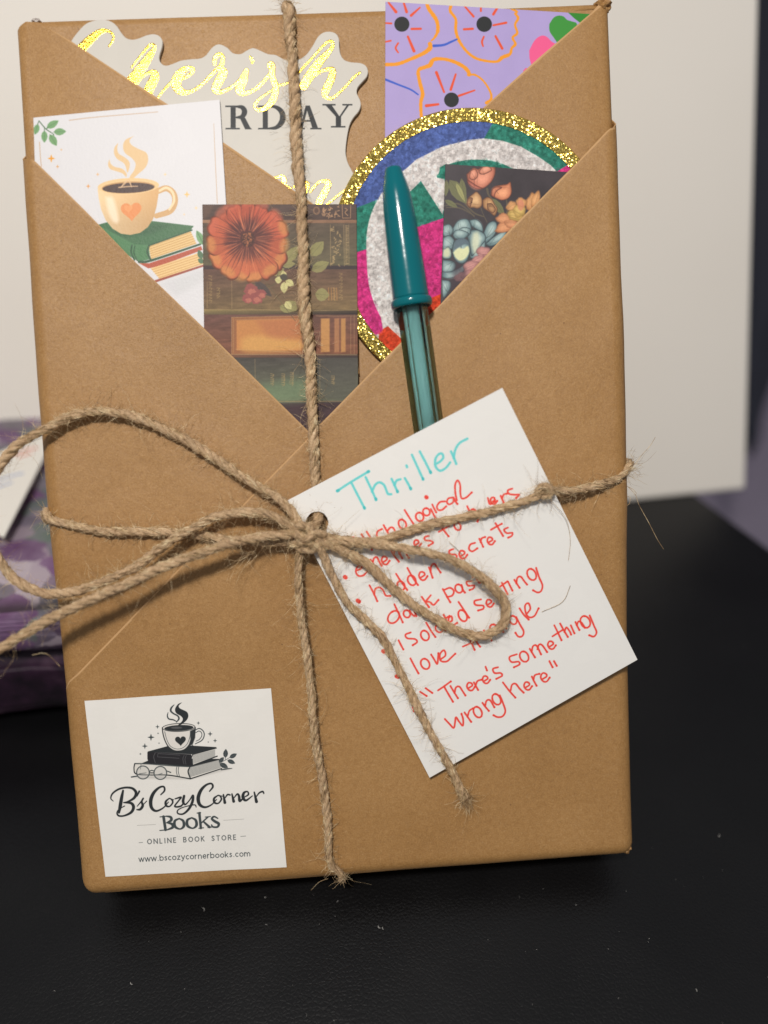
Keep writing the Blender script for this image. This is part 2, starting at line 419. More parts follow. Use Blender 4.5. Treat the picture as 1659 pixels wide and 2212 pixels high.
bo = bpy.data.objects.new('white_board', None); sc.collection.objects.link(bo); bo.matrix_world = M4
bo['label'] = 'large blank white board leaning back behind the kraft parcel'; bo['category'] = 'board'
wm = NT('white_laminate'); c = wm.coord(); n1 = wm.noise(c, .01, 3); n2 = wm.noise(wm.coord(scale=(30, 700, 1000)), 1.0, 3)
wm.set(Base_Color=wm.mix(n1, lin((226, 220, 211)), lin((233, 228, 220))), Roughness=.55, Specular_IOR_Level=.3, Normal=wm.bump(n2, .0002, .25))
v, f = rounded_box(BL, BH, BT, .002)
p = bpy.data.objects.new('panel', mesh_from('panel', v, f, wm.m)); sc.collection.objects.link(p); p.parent = bo
# a thin raised rim runs round the panel's face
em = plain('board_edge', (196, 192, 184), .5)
v, f = rounded_box(BL - .02, .0012, .0008, .0003, 1); v[:, 1] += BH / 2 - .030; v[:, 2] += BT / 2 + .0003
p = bpy.data.objects.new('ledge', mesh_from('ledge', v, f, em)); sc.collection.objects.link(p); p.parent = bo

# ------------------------------------------------------------------ dark cloth hanging past the board's right edge
dist = .62
def RAY(u, v_, d):
    q = FN[:3, :3] @ (R_LOC @ np.array([(u - PW / 2) / FPX, -(v_ - PH / 2) / FPX, -1.0])); return cw + q * d
o_ = RAY(1650, 500, dist)
# outline in its own plane
pts = [(1605, -260), (1790, -260), (1760, 300), (1700, 700), (1662, 860), (1640, 945), (1622, 985), (1608, 900)]
P3 = np.array([RAY(a_, b_, dist) for a_, b_ in pts])
nf = -FN[:3, :3] @ (R_LOC @ np.array([0, 0, -1.0]))
vs_ = []; ns = 14
top = RAY(1605, -260, dist)
bm = bmesh.new(); vv = []
for layer in (0, .008):
    vv.append([bm.verts.new(Vector(q - o_ - nf * layer)) for q in P3])
bm.faces.new(vv[0]); bm.faces.new(vv[1][::-1])
for i in range(len(P3)):
    j = (i + 1) % len(P3); bm.faces.new([vv[0][i], vv[1][i], vv[1][j], vv[0][j]])
bmesh.ops.recalc_face_normals(bm, faces=bm.faces[:])
bmesh.ops.triangulate(bm, faces=bm.faces[:]); bmesh.ops.subdivide_edges(bm, edges=bm.edges[:], cuts=4, use_grid_fill=True)
for q in bm.verts: q.co += Vector(nf) * .004 * math.sin(q.co.x * 260)
me = bpy.data.meshes.new('dark_curtain'); bm.to_mesh(me); bm.free(); me.materials.append(plain('navy_cloth', (46, 48, 60), .9))
ob = bpy.data.objects.new('dark_curtain', me); ob.location = o_; sc.collection.objects.link(ob)
ob['label'] = 'blurred dark navy cloth hanging beside the right edge of the white board'; ob['category'] = 'curtain'

# ------------------------------------------------------------------ floral gift lying behind on the left
H_ = .056; fy0 = .0622; q = G(60, 812, H_); fy1 = q[1]
t = NT('floral_wrap'); c = t.coord(scale=(1, 1, 1))
wn = t.n('ShaderNodeTexNoise', i_Scale=60.0, i_Detail=3); t.t.links.new(c, wn.inputs['Vector'])
va = t.n('ShaderNodeVectorMath', operation='MULTIPLY_ADD'); t.t.links.new(wn.outputs['Color'], va.inputs[0]); va.inputs[1].default_value = (.02, .02, .02); t.t.links.new(c, va.inputs[2])
vo = t.n('ShaderNodeTexVoronoi', i_Scale=95.0); t.t.links.new(va.outputs[0], vo.inputs['Vector'])
sp = t.n('ShaderNodeSeparateColor'); t.t.links.new(vo.outputs['Color'], sp.inputs[0])
col = t.ramp(sp.outputs[0], [(0, lin((70, 44, 76))), (.24, lin((112, 76, 116))), (.40, lin((76, 98, 84))), (.56, lin((124, 102, 120))), (.74, lin((176, 164, 172))), (.88, lin((56, 38, 58)))])
ed = t.n('ShaderNodeTexNoise', i_Scale=150.0, i_Detail=4); t.t.links.new(c, ed.inputs['Vector'])
col = t.mix(t.math('MULTIPLY', t.math('SUBTRACT', ed.outputs['Fac'], .35), .9, clamp=True), col, lin((150, 132, 156)))
t.set(Base_Color=col, Roughness=.4)
dk = NT('shaded_plum_wrap'); n1 = dk.noise(dk.coord(), .08, 4, .6); dk.set(Base_Color=dk.ramp(n1, [(.35, lin((22, 14, 24))), (.55, lin((52, 30, 50))), (.7, lin((84, 62, 78)))]), Roughness=.5)  # shade on the gift's lower side, put into the colour as darker plum
fx0, fx1 = -.175, .028
go = bpy.data.objects.new('floral_gift', None); sc.collection.objects.link(go); go.location = ((fx0 + fx1) / 2, (fy0 + fy1) / 2, 0)
go['label'] = 'gift wrapped in purple and green floral paper, lying behind the kraft parcel'; go['category'] = 'gift'
v, f = rounded_box(fx1 - fx0, fy1 - fy0, .022, .008, 6); v[:, 2] += .0450
p = bpy.data.objects.new('upper_book', mesh_from('upper_book', v, f, t.m, None, True)); sc.collection.objects.link(p); p.parent = go
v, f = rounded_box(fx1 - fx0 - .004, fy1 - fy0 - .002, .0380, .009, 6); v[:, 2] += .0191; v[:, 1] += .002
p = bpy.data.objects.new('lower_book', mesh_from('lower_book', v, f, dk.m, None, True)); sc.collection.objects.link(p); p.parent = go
crs = bpy.data.textures.new('wrap_creases', 'CLOUDS'); crs.noise_scale = .022; crs.noise_depth = 1
for ch in list(go.children):
    md = ch.modifiers.new('fine', 'SUBSURF'); md.subdivision_type = 'SIMPLE'; md.levels = md.render_levels = 4
    md = ch.modifiers.new('crumple', 'DISPLACE'); md.texture = crs; md.strength = .007; md.mid_level = .95
# its white tag
tq = [G(a_, b_, H_ + .0014) for a_, b_ in [(128, 925), (9, 1163), (-150, 1085), (-14, 985)]]
oc = sum(tq) / 4
v = [q - oc for q in tq] + [q - oc + np.array([0, 0, .0004]) for q in tq]
f = [[3, 2, 1, 0], [4, 5, 6, 7]] + [[i, (i + 1) % 4, 4 + (i + 1) % 4, 4 + i] for i in range(4)]
gt = bpy.data.objects.new('blank_tag', None); sc.collection.objects.link(gt); gt.location = oc
gt['label'] = 'blurred white card tag lying on top of the floral gift'; gt['category'] = 'tag'
p = bpy.data.objects.new('card', mesh_from('card', v, f, plain('tag_white', (226, 222, 214), .6))); sc.collection.objects.link(p); p.parent = gt
for nm, cl, path in (('red_ink', (214, 120, 100), [(28, 985), (45, 978), (60, 972), (82, 970)]), ('red_ink', (214, 120, 100), [(40, 990), (58, 984), (70, 980)]), ('blue_ink', (150, 165, 200), [(-5, 1042), (18, 1032), (52, 1024)]), ('blue_ink', (150, 165, 200), [(-20, 1062), (5, 1052), (28, 1044)])):
    vs, fs = [], []; tube(np.array([G(a_, b_, H_ + .0014) - oc + np.array([0, 0, .0004]) for a_, b_ in path]) * 1000, .35, 6, vs, fs)
    p = bpy.data.objects.new(nm, mesh_from(nm, np.vstack(vs) * .001, fs, plain(nm, cl, .7))); sc.collection.objects.link(p); p.parent = gt

# ------------------------------------------------------------------ the parcel
kraft = kraft_material()
parcel = Thing('wrapped_book', 'book wrapped in brown kraft paper with a folded V-shaped front pocket', 'parcel', (PWID / 2, 0, -PTHK / 2))
out = [(55, 70), (57, 55), (66, 44), (80, 39), (165, 36), (384, 29), (589, 23), (830, 15), (1062, 11), (1230, 4), (1296, 1), (1306, 6), (1313, 16), (1319, 134), (1325, 260),
       (1338, 823), (1352, 1262), (1366, 1700), (1369, 1785), (1361, 1826), (1350, 1844), (1207, 1857), (823, 1890), (475, 1918), (226, 1936), (202, 1930), (173, 1902), (163, 1750),
       (129, 1240), (99, 768), (66, 278), (60, 156)]
o2 = PP(out, 0)[:, :2]
area = np.sum(o2[:, 0] * np.roll(o2[:, 1], -1) - np.roll(o2[:, 0], -1) * o2[:, 1])
if area < 0: o2 = o2[::-1]
def resample(p, step):
    q = []
    for i in range(len(p)):
        a_, b_ = p[i], p[(i + 1) % len(p)]; n = max(1, int(np.linalg.norm(b_ - a_) / step))
        q += [a_ + (b_ - a_) * k / n for k in range(n)]
    return np.array(q)
o2 = resample(o2, 5)
e = np.roll(o2, -1, 0) - np.roll(o2, 1, 0); nr = np.stack([e[:, 1], -e[:, 0]], 1); nr /= np.linalg.norm(nr, axis=1)[:, None]
rr = 2.4; rings = []; n = len(o2); rg = np.random.default_rng(3)
for a_ in np.linspace(0, np.pi / 2, 6): rings.append(np.column_stack([o2 - nr * rr * (1 - math.sin(a_)), np.full(n, -rr + rr * math.cos(a_))]))
for a_ in np.linspace(np.pi / 2, np.pi, 5): rings.append(np.column_stack([o2 - nr * rr * (1 - math.sin(a_)), np.full(n, -(PTHK - rr) + rr * math.cos(a_))]))
v = np.vstack(rings); f = [list(range(n)), list(range((len(rings) - 1) * n, len(rings) * n))[::-1]]
for k in range(len(rings) - 1): f += [[k * n + i, (k + 1) * n + i, (k + 1) * n + (i + 1) % n, k * n + (i + 1) % n] for i in range(n)]
body = parcel.part('paper_wrap', v, f, kraft, smooth=False)
for pl in body.data.polygons:
    if len(pl.vertices) == 4: pl.use_smooth = True

def sidebulge(y, side):
    ys = [0, 18, 40, 55, 80, 113, 140, 185, 229]
    return np.interp(y, ys, [.25, .3, .9, 1.0, 1.25, 1.4, 1.35, .9, .4] if side < 0 else [.25, .3, .5, .6, .8, 1.1, 1.2, .8, .3])
def fold_point(x, y, off, r=3.6, flat_side=False, noise=.10):
    r = float(np.interp(y, [60, 130], [3.6, 1.9])); xr = 150.2 + 2.3 * y / PHGT; dz = 0; X, Y = x, y
    off = off + noise * float(np.interp(y, [40, 75], [.35, 1])) * (math.sin(x * .13 + y * .05) * math.sin(y * .09 + 1.3) + .5 * math.sin(x * .31 - y * .27))
    def arc(s_, so):
        th = min(s_ / r, math.pi / 2); k = th / (math.pi / 2); rad = r + off * (1 - k) + so * k
        h = rad * math.sin(th); d = -r + rad * math.cos(th) - off
        if s_ > r * math.pi / 2: d -= s_ - r * math.pi / 2
        return h, d
    if x < r:
        h, d = arc(r - x, .15 if flat_side else float(sidebulge(y, -1))); X = r - h; dz += d
    elif x > xr - r:
        h, d = arc(x - xr + r, .15 if flat_side else float(sidebulge(y, 1))); X = xr - r + h; dz += d
    if y < r:
        h, d = arc(r - y, .2); Y = r - h; dz += d
    elif y > PHGT - r and flat_side:
        h, d = arc(y - PHGT + r, .15); Y = PHGT - r + h; dz += d
    return (X, Y, max(off + dz, -PTHK + 2))
def zlow(x, y): return float(np.interp(y, [0, 56, 98, 229], [.45, .5, 2.75, 2.75]))
cut_edge = plain('kraft_cut_edge', (188, 149, 103), .6)
def flap(name, poly, offf, thick=.32, **kw):
    xs = [-14, -8, -4, -2.8, -1.8, -.9, -.1, .7, 1.5, 2.2, 2.9, 3.6, 6] + list(np.arange(10, 145, 6.)) + [145.5, 147, 148, 148.8, 149.6, 150.4, 151.2, 152, 153, 154, 156, 160]
    ys = [-14, -6, -2.6, -1.6, -.7, .1, .9, 1.7, 2.4, 3.0, 3.6, 5] + list(np.arange(8, 222, 6.)) + ([224, 226, 227, 228, 229, 230, 232] if kw.get('flat_side') else [])
    fe = kw.get('fold_edge'); lines = []
    if fe is not None:
        e0, e1 = np.array(fe[0]), np.array(fe[1]); dn_ = (e1 - e0) / np.linalg.norm(e1 - e0); nn = np.array([-dn_[1], dn_[0]])
        ctr_ = np.mean([list(q) for q in poly], axis=0); nn = nn if nn @ (ctr_ - e0) > 0 else -nn
        lines = [(e0 + nn * k, nn) for k in (-.5, -.3, -.1, .1, .25, .4, .55, .7, .9, 1.2, 2.2)]
    def edist(q):
        if kw.get('edge_line') is None: return (q - e0) @ nn
        el = kw['edge_line']; return min(float(np.linalg.norm(q - (p0 + (p1 - p0) * min(1, max(0, (q - p0) @ (p1 - p0) / ((p1 - p0) @ (p1 - p0))))))) for p0, p1 in zip(el[:-1], el[1:]))
    bm = grid_sheet(poly, xs, ys, lines); fk = {k: kw[k] for k in kw if k in ('flat_side', 'noise')}
    bm.faces.index_update(); fdist = {fc: edist(np.array(fc.calc_center_median()[:2])) if fe is not None else 9 for fc in bm.faces}
    for q in bm.verts:
        o_ = offf(q.co.x, q.co.y)
        if fe is not None:
            dd_ = edist(np.array([q.co.x, q.co.y]))
            if dd_ < .75: o_ -= .30 * (1 - max(dd_, 0) / .75) ** 2
        q.co = Vector(fold_point(q.co.x, q.co.y, o_, **fk))
    bmesh.ops.recalc_face_normals(bm, faces=bm.faces[:])
    if sum(fc.normal.z * fc.calc_area() for fc in bm.faces) < 0: bmesh.ops.reverse_faces(bm, faces=bm.faces[:])
    v = np.array([q.co[:] for q in bm.verts]); f = [[q.index for q in fc.verts] for fc in bm.faces]
    edge_faces = [bool(fe is not None and fdist[fc] < .42) for fc in bm.faces]; bm.free()
    ob = parcel.part(name, v, f, kraft, smooth=True, label=kw.get('label'))
    md = ob.modifiers.new('thickness', 'SOLIDIFY'); md.thickness = thick * .001; md.offset = -1; md.material_offset_rim = 1; ob.data.materials.append(cut_edge); ob.data.polygons.foreach_set('material_index', np.array(edge_faces, np.int32))
    bv = ob.modifiers.new('edge', 'BEVEL'); bv.width = .00006; bv.segments = 2; bv.limit_method = 'ANGLE'; bv.angle_limit = 1.0
    return ob
def L2(s, z): return [tuple(q[:2]) for q in PP(Z('M', s), z)]
# upper left flap
zUL = lambda x, y: float(np.interp(min(x, 300), [0, 3, 14, 152], [.15, .3, 1.62, 1.62]))
ed = L2('79,43 155,89 264.6,162 357,221 493,314 628.7,407 738,482', 1.6)
flap('upper_left_flap', [(-12, 224), (-1.5, 223.5), (-.3, 226.2), (2.6, 227.9)] + ed + [(82, 135), (2, 128), (-12, 128)], zUL, noise=.03, fold_edge=(ed[1], ed[5]))
zUR = lambda x, y: float(np.interp(x, [0, 146, 150, 153], [.95, .95, .5, .2]))
ed = L2('1302,-2 1280,24 1244,55.5 1165,123 1085.5,194.5 1046,230 800,450', .95)
flap('upper_right_flap', ed + [(92, 150), (160, 150), (164, 226), (154, 229.8)], zUR, noise=.0, fold_edge=(ed[1], ed[5]))
# lower left and lower right flaps that meet in the V
ed = L2('76.7,349 185,456 274.5,548.6 384,654 440,708 500,767.6 659,924 700,965', 2.55)
y0 = ed[0][1]
flap('lower_left_flap', ed + L2('700,1110 300,1520 180,1660', 1.5) + [(-12, 32), (-12, y0 + 14), (-6, y0 + 9.5), (-2.2, y0 + 5), (.2, y0 + 1.6)], zlow, noise=.22, fold_edge=(L2('76.7,349', 2.75)[0], L2('659,924', 2.75)[0]))
ed = L2('1319.6,273.8 1252,345 1224,373 1105,492 950.6,658 824,780.6 713,894.7 690,917 666,946', 2.95)
ed2 = L2('516,1099', 3.2) + L2('374,1241', 2.3) + L2('150,1473 140,1487', .9)
yr = ed[0][1]; yl = ed2[-1][1]
flap('lower_right_flap', [(164, yr + 13), (156, yr + 7.5), (152.8, yr + 3.2)] + ed + ed2 + [(-2, yl - 2.0), (-12, yl - 11), (-12, 11), (-2.6, 7.4), (6.0, -2.6), (7, -12), (146, -12), (148, -1), (151.5, 4.2), (164, 8)], lambda x, y: zlow(x, y) + .50, noise=.22, fold_edge=(L2('1319.6,273.8', 3.1)[0], L2('374,1241', 2.4)[0]), edge_line=[np.array(q) for q in ed + ed2])
# crumpled corners of the wrap
def crumple(name, c_, size, seed, lab, mat):
    rg = np.random.default_rng(seed); bm = bmesh.new(); bmesh.ops.create_icosphere(bm, subdivisions=3, radius=1)
    for q in bm.verts:
        d = q.co.copy(); k = 1 + .35 * math.sin(d.x * 5 + seed) * math.sin(d.y * 6 - seed) + .25 * abs(math.sin(d.z * 7 + d.x * 4)) + rg.uniform(-.06, .06)
        q.co = Vector((d.x * size[0] * k, d.y * size[1] * k, d.z * size[2] * k))
    v = np.array([q.co[:] for q in bm.verts]) + np.array(c_); f = [[q.index for q in fc.verts] for fc in bm.faces]; bm.free()
    parcel.part(name, v, f, mat, label=lab)
p_ = P(1301, 13, -1.0); crumple('crumpled_corner', p_, (2.0, 1.6, 1.5), 2, 'crumpled upper right corner of the paper', kraft)
p_ = P(79, 47, -1.2); crumple('torn_corner', p_, (1.0, .55, .9), 7, 'torn upper left corner showing a white lining', plain('lining_white', (190, 182, 176), .7))
p_ = P(1351, 1828, -3.2); crumple('crumpled_corner', p_, (1.2, 1.7, 1.4), 5, 'crumpled lower right corner of the paper', kraft)

# ------------------------------------------------------------------ cards tucked into the pocket
def card(name, label, cat, outline, z0, z1, cv, mat, part='card'):
    q = PP(outline, z1)
    th = Thing(name, label, cat, (q[:, 0].mean(), q[:, 1].min(), z0))
    v, f, uv = slab(q, z0, z1, cv); th.part(part, v, f, mat, uv); return th
def star(cv, reg, x, y, r, col, a=1.0, rx=None):
    rx = rx or r; t = []
    for k in range(16):
        ang = k * math.pi / 8; m_ = 1 if k % 4 == 0 else (.30 if k % 4 == 2 else .50)
        t.append('%f,%f' % (x + (rx if k % 8 == 0 else r) * m_ * math.cos(ang), y + r * m_ * math.sin(ang)))
    cv.fill(Z(reg, ' '.join(t)), col, a, soft=.8)
def heart(cv, reg, x, y, r, col, a=1.0, tilt=0):
    t = np.linspace(0, 2 * np.pi, 36, endpoint=False); hx = 16 * np.sin(t) ** 3 / 16; hy = -(13 * np.cos(t) - 5 * np.cos(2 * t) - 2 * np.cos(3 * t) - np.cos(4 * t)) / 16
    ca, sa = math.cos(tilt), math.sin(tilt)
    cv.fill(Z(reg, ' '.join('%f,%f' % (x + r * (p * ca - q * sa), y + r * (p * sa + q * ca)) for p, q in zip(hx, hy))), col, a)
def leaf(cv, reg, x0, y0, x1, y1, wd, col, col2=None, a=1.0):
    d = np.array([x1 - x0, y1 - y0], float); n_ = np.array([-d[1], d[0]]) / np.linalg.norm(d)
    L = []
    for t_, s_ in ((0, 0), (.2, .75), (.45, 1), (.7, .8), (.9, .32), (1, 0), (.9, -.32), (.7, -.8), (.45, -1), (.2, -.75)):
        L.append('%f,%f' % tuple(np.array([x0, y0]) + d * t_ + n_ * s_ * wd / 2))
    cv.fill(Z(reg, ' '.join(L)), col, a, smooth=False)
    if col2: cv.stroke(Z(reg, '%f,%f,3 %f,%f,2' % (x0, y0, x0 + d[0] * .9, y0 + d[1] * .9)), None, col2, .7)

# --- purple flower card
ol = Z('C', '163,8 1275,75 1310,110 1290,800 158,1300')
cv = Canvas(ol, .55, 9, (170, 154, 204)); cv.grain(.03, 40, 1)
OR, RD, DK, BLU = (232, 150, 40), (222, 82, 52), (40, 42, 44), (62, 92, 190)
for s_ in ('380,0,14 400,50,20 440,110,20 448,165,18 430,205,12 412,222,8', '405,240,24 405,262,24 370,290,20 300,322,18 230,348,18 165,352,18',
           '520,30,16 515,60,16 545,105,14 545,160,16 560,215,16 600,275,14 650,315,14 710,332,13 770,335,14 800,312,20 840,295,16 850,262,14 870,240,14 855,205,12 880,180,14 868,135,12 885,100,14 870,75,12 880,65,10 850,50,12',
           '358,640,16 355,560,18 365,510,20 350,450,20 342,385,18 380,365,20 405,355,22 425,325,20 480,322,18 540,338,18 590,365,20 615,392,20 618,408,18',
           '612,408,12 650,408,10 690,435,10 720,475,10 738,515,12 735,545,16 712,560,18'):
    cv.stroke(Z('C', s_), None, OR, jit=.25)
for s_ in ('180,15,10 220,65,16', '262,15,10 278,65,15', '350,42,8 302,85,14', '160,126,8 195,128,10', '305,158,12 355,157,12', '163,228,8 192,222,9', '232,235,9 218,262,10 232,286,8', '285,200,12 318,278,16',
           '590,30,9 642,90,12', '682,35,9 682,60,11', '772,42,12 750,78,14', '750,138,10 820,124,12', '590,160,12 638,157,12', '698,200,9 688,228,11 694,252,8', '762,198,12 798,264,14',
           '440,395,16 482,502,10', '545,405,10 518,488,14', '648,492,8 562,522,12', '385,576,16 450,568,12'):
    cv.stroke(Z('C', s_), None, RD)
cv.stroke(Z('C', '425,250,14 480,245,12 520,228,11 552,214,8'), None, BLU); cv.stroke(Z('C', '160,432,12 230,460,10 300,488,9 340,515,8'), None, BLU)
for x, y, r in ((252, 132, 41), (700, 132, 42), (522, 544, 40)):
    cv.fill(cv.ell(Z('C', '%d,%d' % (x, y))[0], r * .397, r * .397, n=30), DK)
cv.fill(Z('C', '1055,130 1080,95 1110,85 1135,92 1150,108 1180,118 1205,132 1190,200 1130,260 1075,200 1055,165'), (62, 142, 60), smooth=True)
cv.fill(Z('C', '1150,62 1300,80 1300,160 1235,135 1190,100'), (52, 130, 48))
cv.fill(Z('C', '945,275 975,220 1010,195 1040,200 1065,225 1100,255 1080,330 980,380 950,330'), (232, 92, 142), smooth=True)
cv.fill(Z('C', '912,385 925,370 945,372 960,400 920,440'), (226, 92, 142))
card('purple_card', 'flat lilac card printed with orange outlined flowers with dark centres, behind the glitter circle', 'card', ol, .32, .55, cv, print_material('purple_print', cv, .55, .00002, 2.0, .2))

# --- die-cut sticker with foil lettering
ol = np.vstack([Z('A', '430,420 440,330 468,262 510,205 560,155 620,132 680,128 730,142 765,172 790,210 820,245 860,258 905,250 960,228 1010,222 1045,238 1062,270 1058,310 1045,350 1040,385 1055,415 1085,428 1130,415 1180,395 1250,385 1310,380 1350,355 1375,320 1410,292 1445,290 1490,315 1520,345 1570,352 1610,330'),
                Z('B', '490,312 540,330 590,352 640,358 690,385 740,397 790,388 840,355 880,300 915,240 950,212 990,205 1030,216 1052,248 1055,300 1062,350 1085,388 1130,405 1190,410 1228,428 1243,462 1235,500 1205,535 1175,572 1170,610 1190,650 1196,690 1180,730 1150,765 1125,810 1110,870 1100,940 1097,1000 1110,1060 1135,1110 1152,1160 1150,1330 1120,1500 700,1560 560,1480 250,1380 -100,1200 -120,900 -150,700 -380,560 -560,470')])
ol = catmull(np.vstack([ol, ol[:1]]), 5)[:-1]
cv = Canvas(ol, 1.3, 10, (200, 195, 186)); cv.grain(.02, 60, 4)
G_, G2 = (206, 168, 60), .9
slate = (20, 25, 30)
def ser(reg, polys, strokes, col):
    for p_ in polys: cv.fill(Z(reg, p_), col)
    for s_ in strokes: cv.stroke(Z(reg, s_), None, col)
# serif capitals R D A Y
ser('B', ['345,700 378,700 378,835 345,835', '310,690 420,690 420,698 310,700', '312,845 312,836 405,836 405,845', '405,770 440,770 472,832 485,845 440,845'],
    ['378,696,9 420,702,26 436,730,34 420,762,26 378,768,9'], slate)
ser('B', ['555,698 588,698 588,838 555,838', '525,690 610,690 610,699 525,699', '525,845 525,836 610,836 610,845'],
    ['588,696,9 640,700,22 680,735,34 682,790,36 645,832,24 588,840,9'], slate)
ser('B', ['835,690 862,690 915,835 878,835', '835,690 850,700 815,836 800,836', '785,845 785,836 830,836 830,845', '865,845 865,836 938,836 938,845', '815,785 890,785 892,795 812,795'], [], slate)
ser('B', ['945,680 1030,680 1030,689 945,689', '965,688 1005,688 1055,760 1040,770', '1075,680 1140,680 1140,689 1075,689', '1118,688 1104,688 1052,765 1062,768', '1032,760 1066,760 1066,826 1032,826', '1000,833 1000,824 1095,824 1095,833'], [], slate)
for s_ in ('712,302,10 735,268,13 740,232,14 705,202,18 655,208,34 605,245,48 560,288,56 520,335,60 490,400,60',):
    cv.stroke(Z('A', s_), None, G_, mask=1.0)
for s_ in ('860,440,12 930,350,13 975,298,16 1003,292,16 1005,322,26 955,400,52 905,470,62 850,540,64 800,620,60', '890,550,12 945,490,16 1000,470,28 1012,500,52 985,560,58 950,640,60',
           '1030,640,12 1085,572,14 1135,522,16', '1140,530,14 1200,512,16 1252,478,20 1260,450,22 1215,450,34 1170,492,56 1150,550,62 1180,597,44 1240,600,22 1310,560,18 1375,495,20 1425,440,20',
           '1402,420,20 1405,380,28 1432,356,26 1456,372,22 1450,415,26 1435,450,30', '1420,448,18 1460,470,48 1425,540,54 1408,585,46 1445,600,26 1520,565,18 1590,500,20'):
    cv.stroke(Z('A', s_), None, G_, mask=1.0)
for s_ in ('448,462,30 425,530,52 402,588,50 440,610,28 520,575,18 590,500,20', '472,370,10 488,398,22 486,410,14', '500,588,12 575,515,15 605,465,14 595,425,20 610,410,18 626,430,20 618,500,34 640,570,38 622,650,42 570,708,30 520,716,20 502,690,18 535,645,14 605,598,12 660,560,14 720,540,13 790,475,13',
           '785,480,14 860,398,14 940,310,15 985,272,18 1010,276,18 1003,318,26 930,400,48 872,480,56 822,560,56', '838,562,12 900,490,16 965,456,20 1012,458,34 1000,520,46 962,600,44 972,635,26 1012,640,18 1080,582,14 1150,505,14 1190,474,13',
           '636,1162,16 682,1152,22 695,1180,34 690,1210,26 740,1228,12', '865,1255,12 915,1195,16 960,1184,24 985,1200,36 955,1265,44 925,1320,42 925,1360,36', '975,1335,14 1050,1275,14 1118,1225,13', '760,1220,14 830,1190,22 845,1220,30 820,1270,30'):
    cv.stroke(Z('B', s_), None, G_, mask=1.0)
cm = print_material('pearl_sticker', cv, .42, .00007, 1.8, .16, 0.0, foil=((206, 158, 50), (234, 194, 88), .15, .9))
card('foil_sticker', 'thick die-cut white sticker with gold foil script Cherish above grey capitals', 'sticker', ol, .4, 1.3, cv, cm)

# --- coffee card
ol = Z('A', '217,768 1435,650 1478,1340 1530,2180 268,2330')
cv = Canvas(ol, 2.05, 10, (216, 214, 216)); cv.grain(.012, 80, 7)
for s_ in ('452,788,5 620,768,5 1030,733,4', '258,930,5 262,1000,5 270,1090,5', '1395,810,3 1405,1050,4 1418,1330,4'): cv.stroke(Z('A', s_), None, (190, 150, 110), .75)
GR, GD = (112, 156, 104), (70, 104, 70)
cv.stroke(Z('A', '255,792,6 300,845,6 350,880,5 340,905,4'), None, GD); cv.stroke(Z('A', '255,792,5 245,815,4'), None, GD); cv.stroke(Z('A', '290,830,4 290,860,4'), None, GD); cv.stroke(Z('A', '300,845,4 320,835,4'), None, GD)
for a_ in ((305, 838, 383, 790, 46), (350, 865, 432, 860, 48), (325, 880, 370, 955, 48), (290, 855, 290, 935, 42), (248, 812, 228, 882, 40)): leaf(cv, 'A', *a_, GR, GD)
for x, y, r, c_ in ((335, 1037, 26, (226, 150, 40)), (376, 1090, 12, (214, 150, 80)), (400, 980, 9, (222, 170, 110)), (638, 1141, 12, (226, 170, 110)), (576, 1218, 16, (222, 150, 80)), (1078, 1141, 12, (238, 206, 150)), (1220, 1272, 22, (236, 190, 110)), (1280, 1360, 13, (240, 206, 150)), (1202, 1402, 9, (238, 200, 150))): star(cv, 'A', x, y, r, c_, rx=r * .9)
ST = (224, 190, 142)
cv.fill(Z('A', '875,890 820,915 803,955 815,1000 860,1035 885,1070 875,1115 850,1150 838,1185 850,1185 900,1140 950,1095 967,1045 955,1000 905,975 860,950 845,925 855,905'), ST, smooth=True)
cv.fill(Z('A', '772,935 748,965 745,1005 765,1040 805,1065 820,1090 832,1130 845,1095 845,1060 815,1030 775,1005 765,970'), ST, smooth=True)
cv.fill(Z('A', '715,1040 705,1075 718,1105 760,1120 800,1135 825,1160 828,1140 800,1105 750,1092 722,1070'), ST, smooth=True)
# books
GB, GBd = (58, 104, 66), (36, 76, 48)
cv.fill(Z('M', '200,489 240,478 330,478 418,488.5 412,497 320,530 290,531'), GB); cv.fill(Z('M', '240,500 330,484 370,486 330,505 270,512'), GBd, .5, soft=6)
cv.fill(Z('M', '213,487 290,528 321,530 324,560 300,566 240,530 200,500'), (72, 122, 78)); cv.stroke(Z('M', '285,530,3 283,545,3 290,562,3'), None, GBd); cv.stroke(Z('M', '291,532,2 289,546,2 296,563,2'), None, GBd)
cv.fill(Z('M', '321,531 411,499 424,527 326,560'), (226, 190, 128)); cv.stroke(Z('M', '321,531,3 414,497.5,3'), None, GBd); cv.stroke(Z('M', '322,531,4 318,545,4 325,561,4'), None, GBd)
for k in range(6):
    t_ = (k + .6) / 6; cv.stroke(np.array([[321 + 5 * t_, 531 + 29 * t_, 1.3], [411 + 13 * t_, 499 + 28 * t_, 1.3]]), None, (180, 132, 74), .8, smooth=False)
cv.stroke(Z('M', '300,566,5 326,563,5 432,528,4'), None, GBd)
cv.fill(Z('M', '300,569 322,569 434,532 437,540 345,575 320,580'), (176, 78, 50)); cv.fill(Z('M', '325,580 433,545 441,570 345,603'), (230, 192, 130))
for k in range(5):
    t_ = (k + .7) / 5; cv.stroke(np.array([[325 + 18 * t_, 580 + 22 * t_, 1.3], [433 + 8 * t_, 545 + 24 * t_, 1.3]]), None, (186, 138, 80), .8, smooth=False)
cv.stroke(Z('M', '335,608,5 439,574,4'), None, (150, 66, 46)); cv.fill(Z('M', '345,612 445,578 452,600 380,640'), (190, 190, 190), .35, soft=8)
leaf(cv, 'M', 440, 530, 424, 498, 16, GR, GD); leaf(cv, 'M', 436, 560, 428, 540, 12, GD); leaf(cv, 'M', 440, 568, 427, 560, 11, GD)
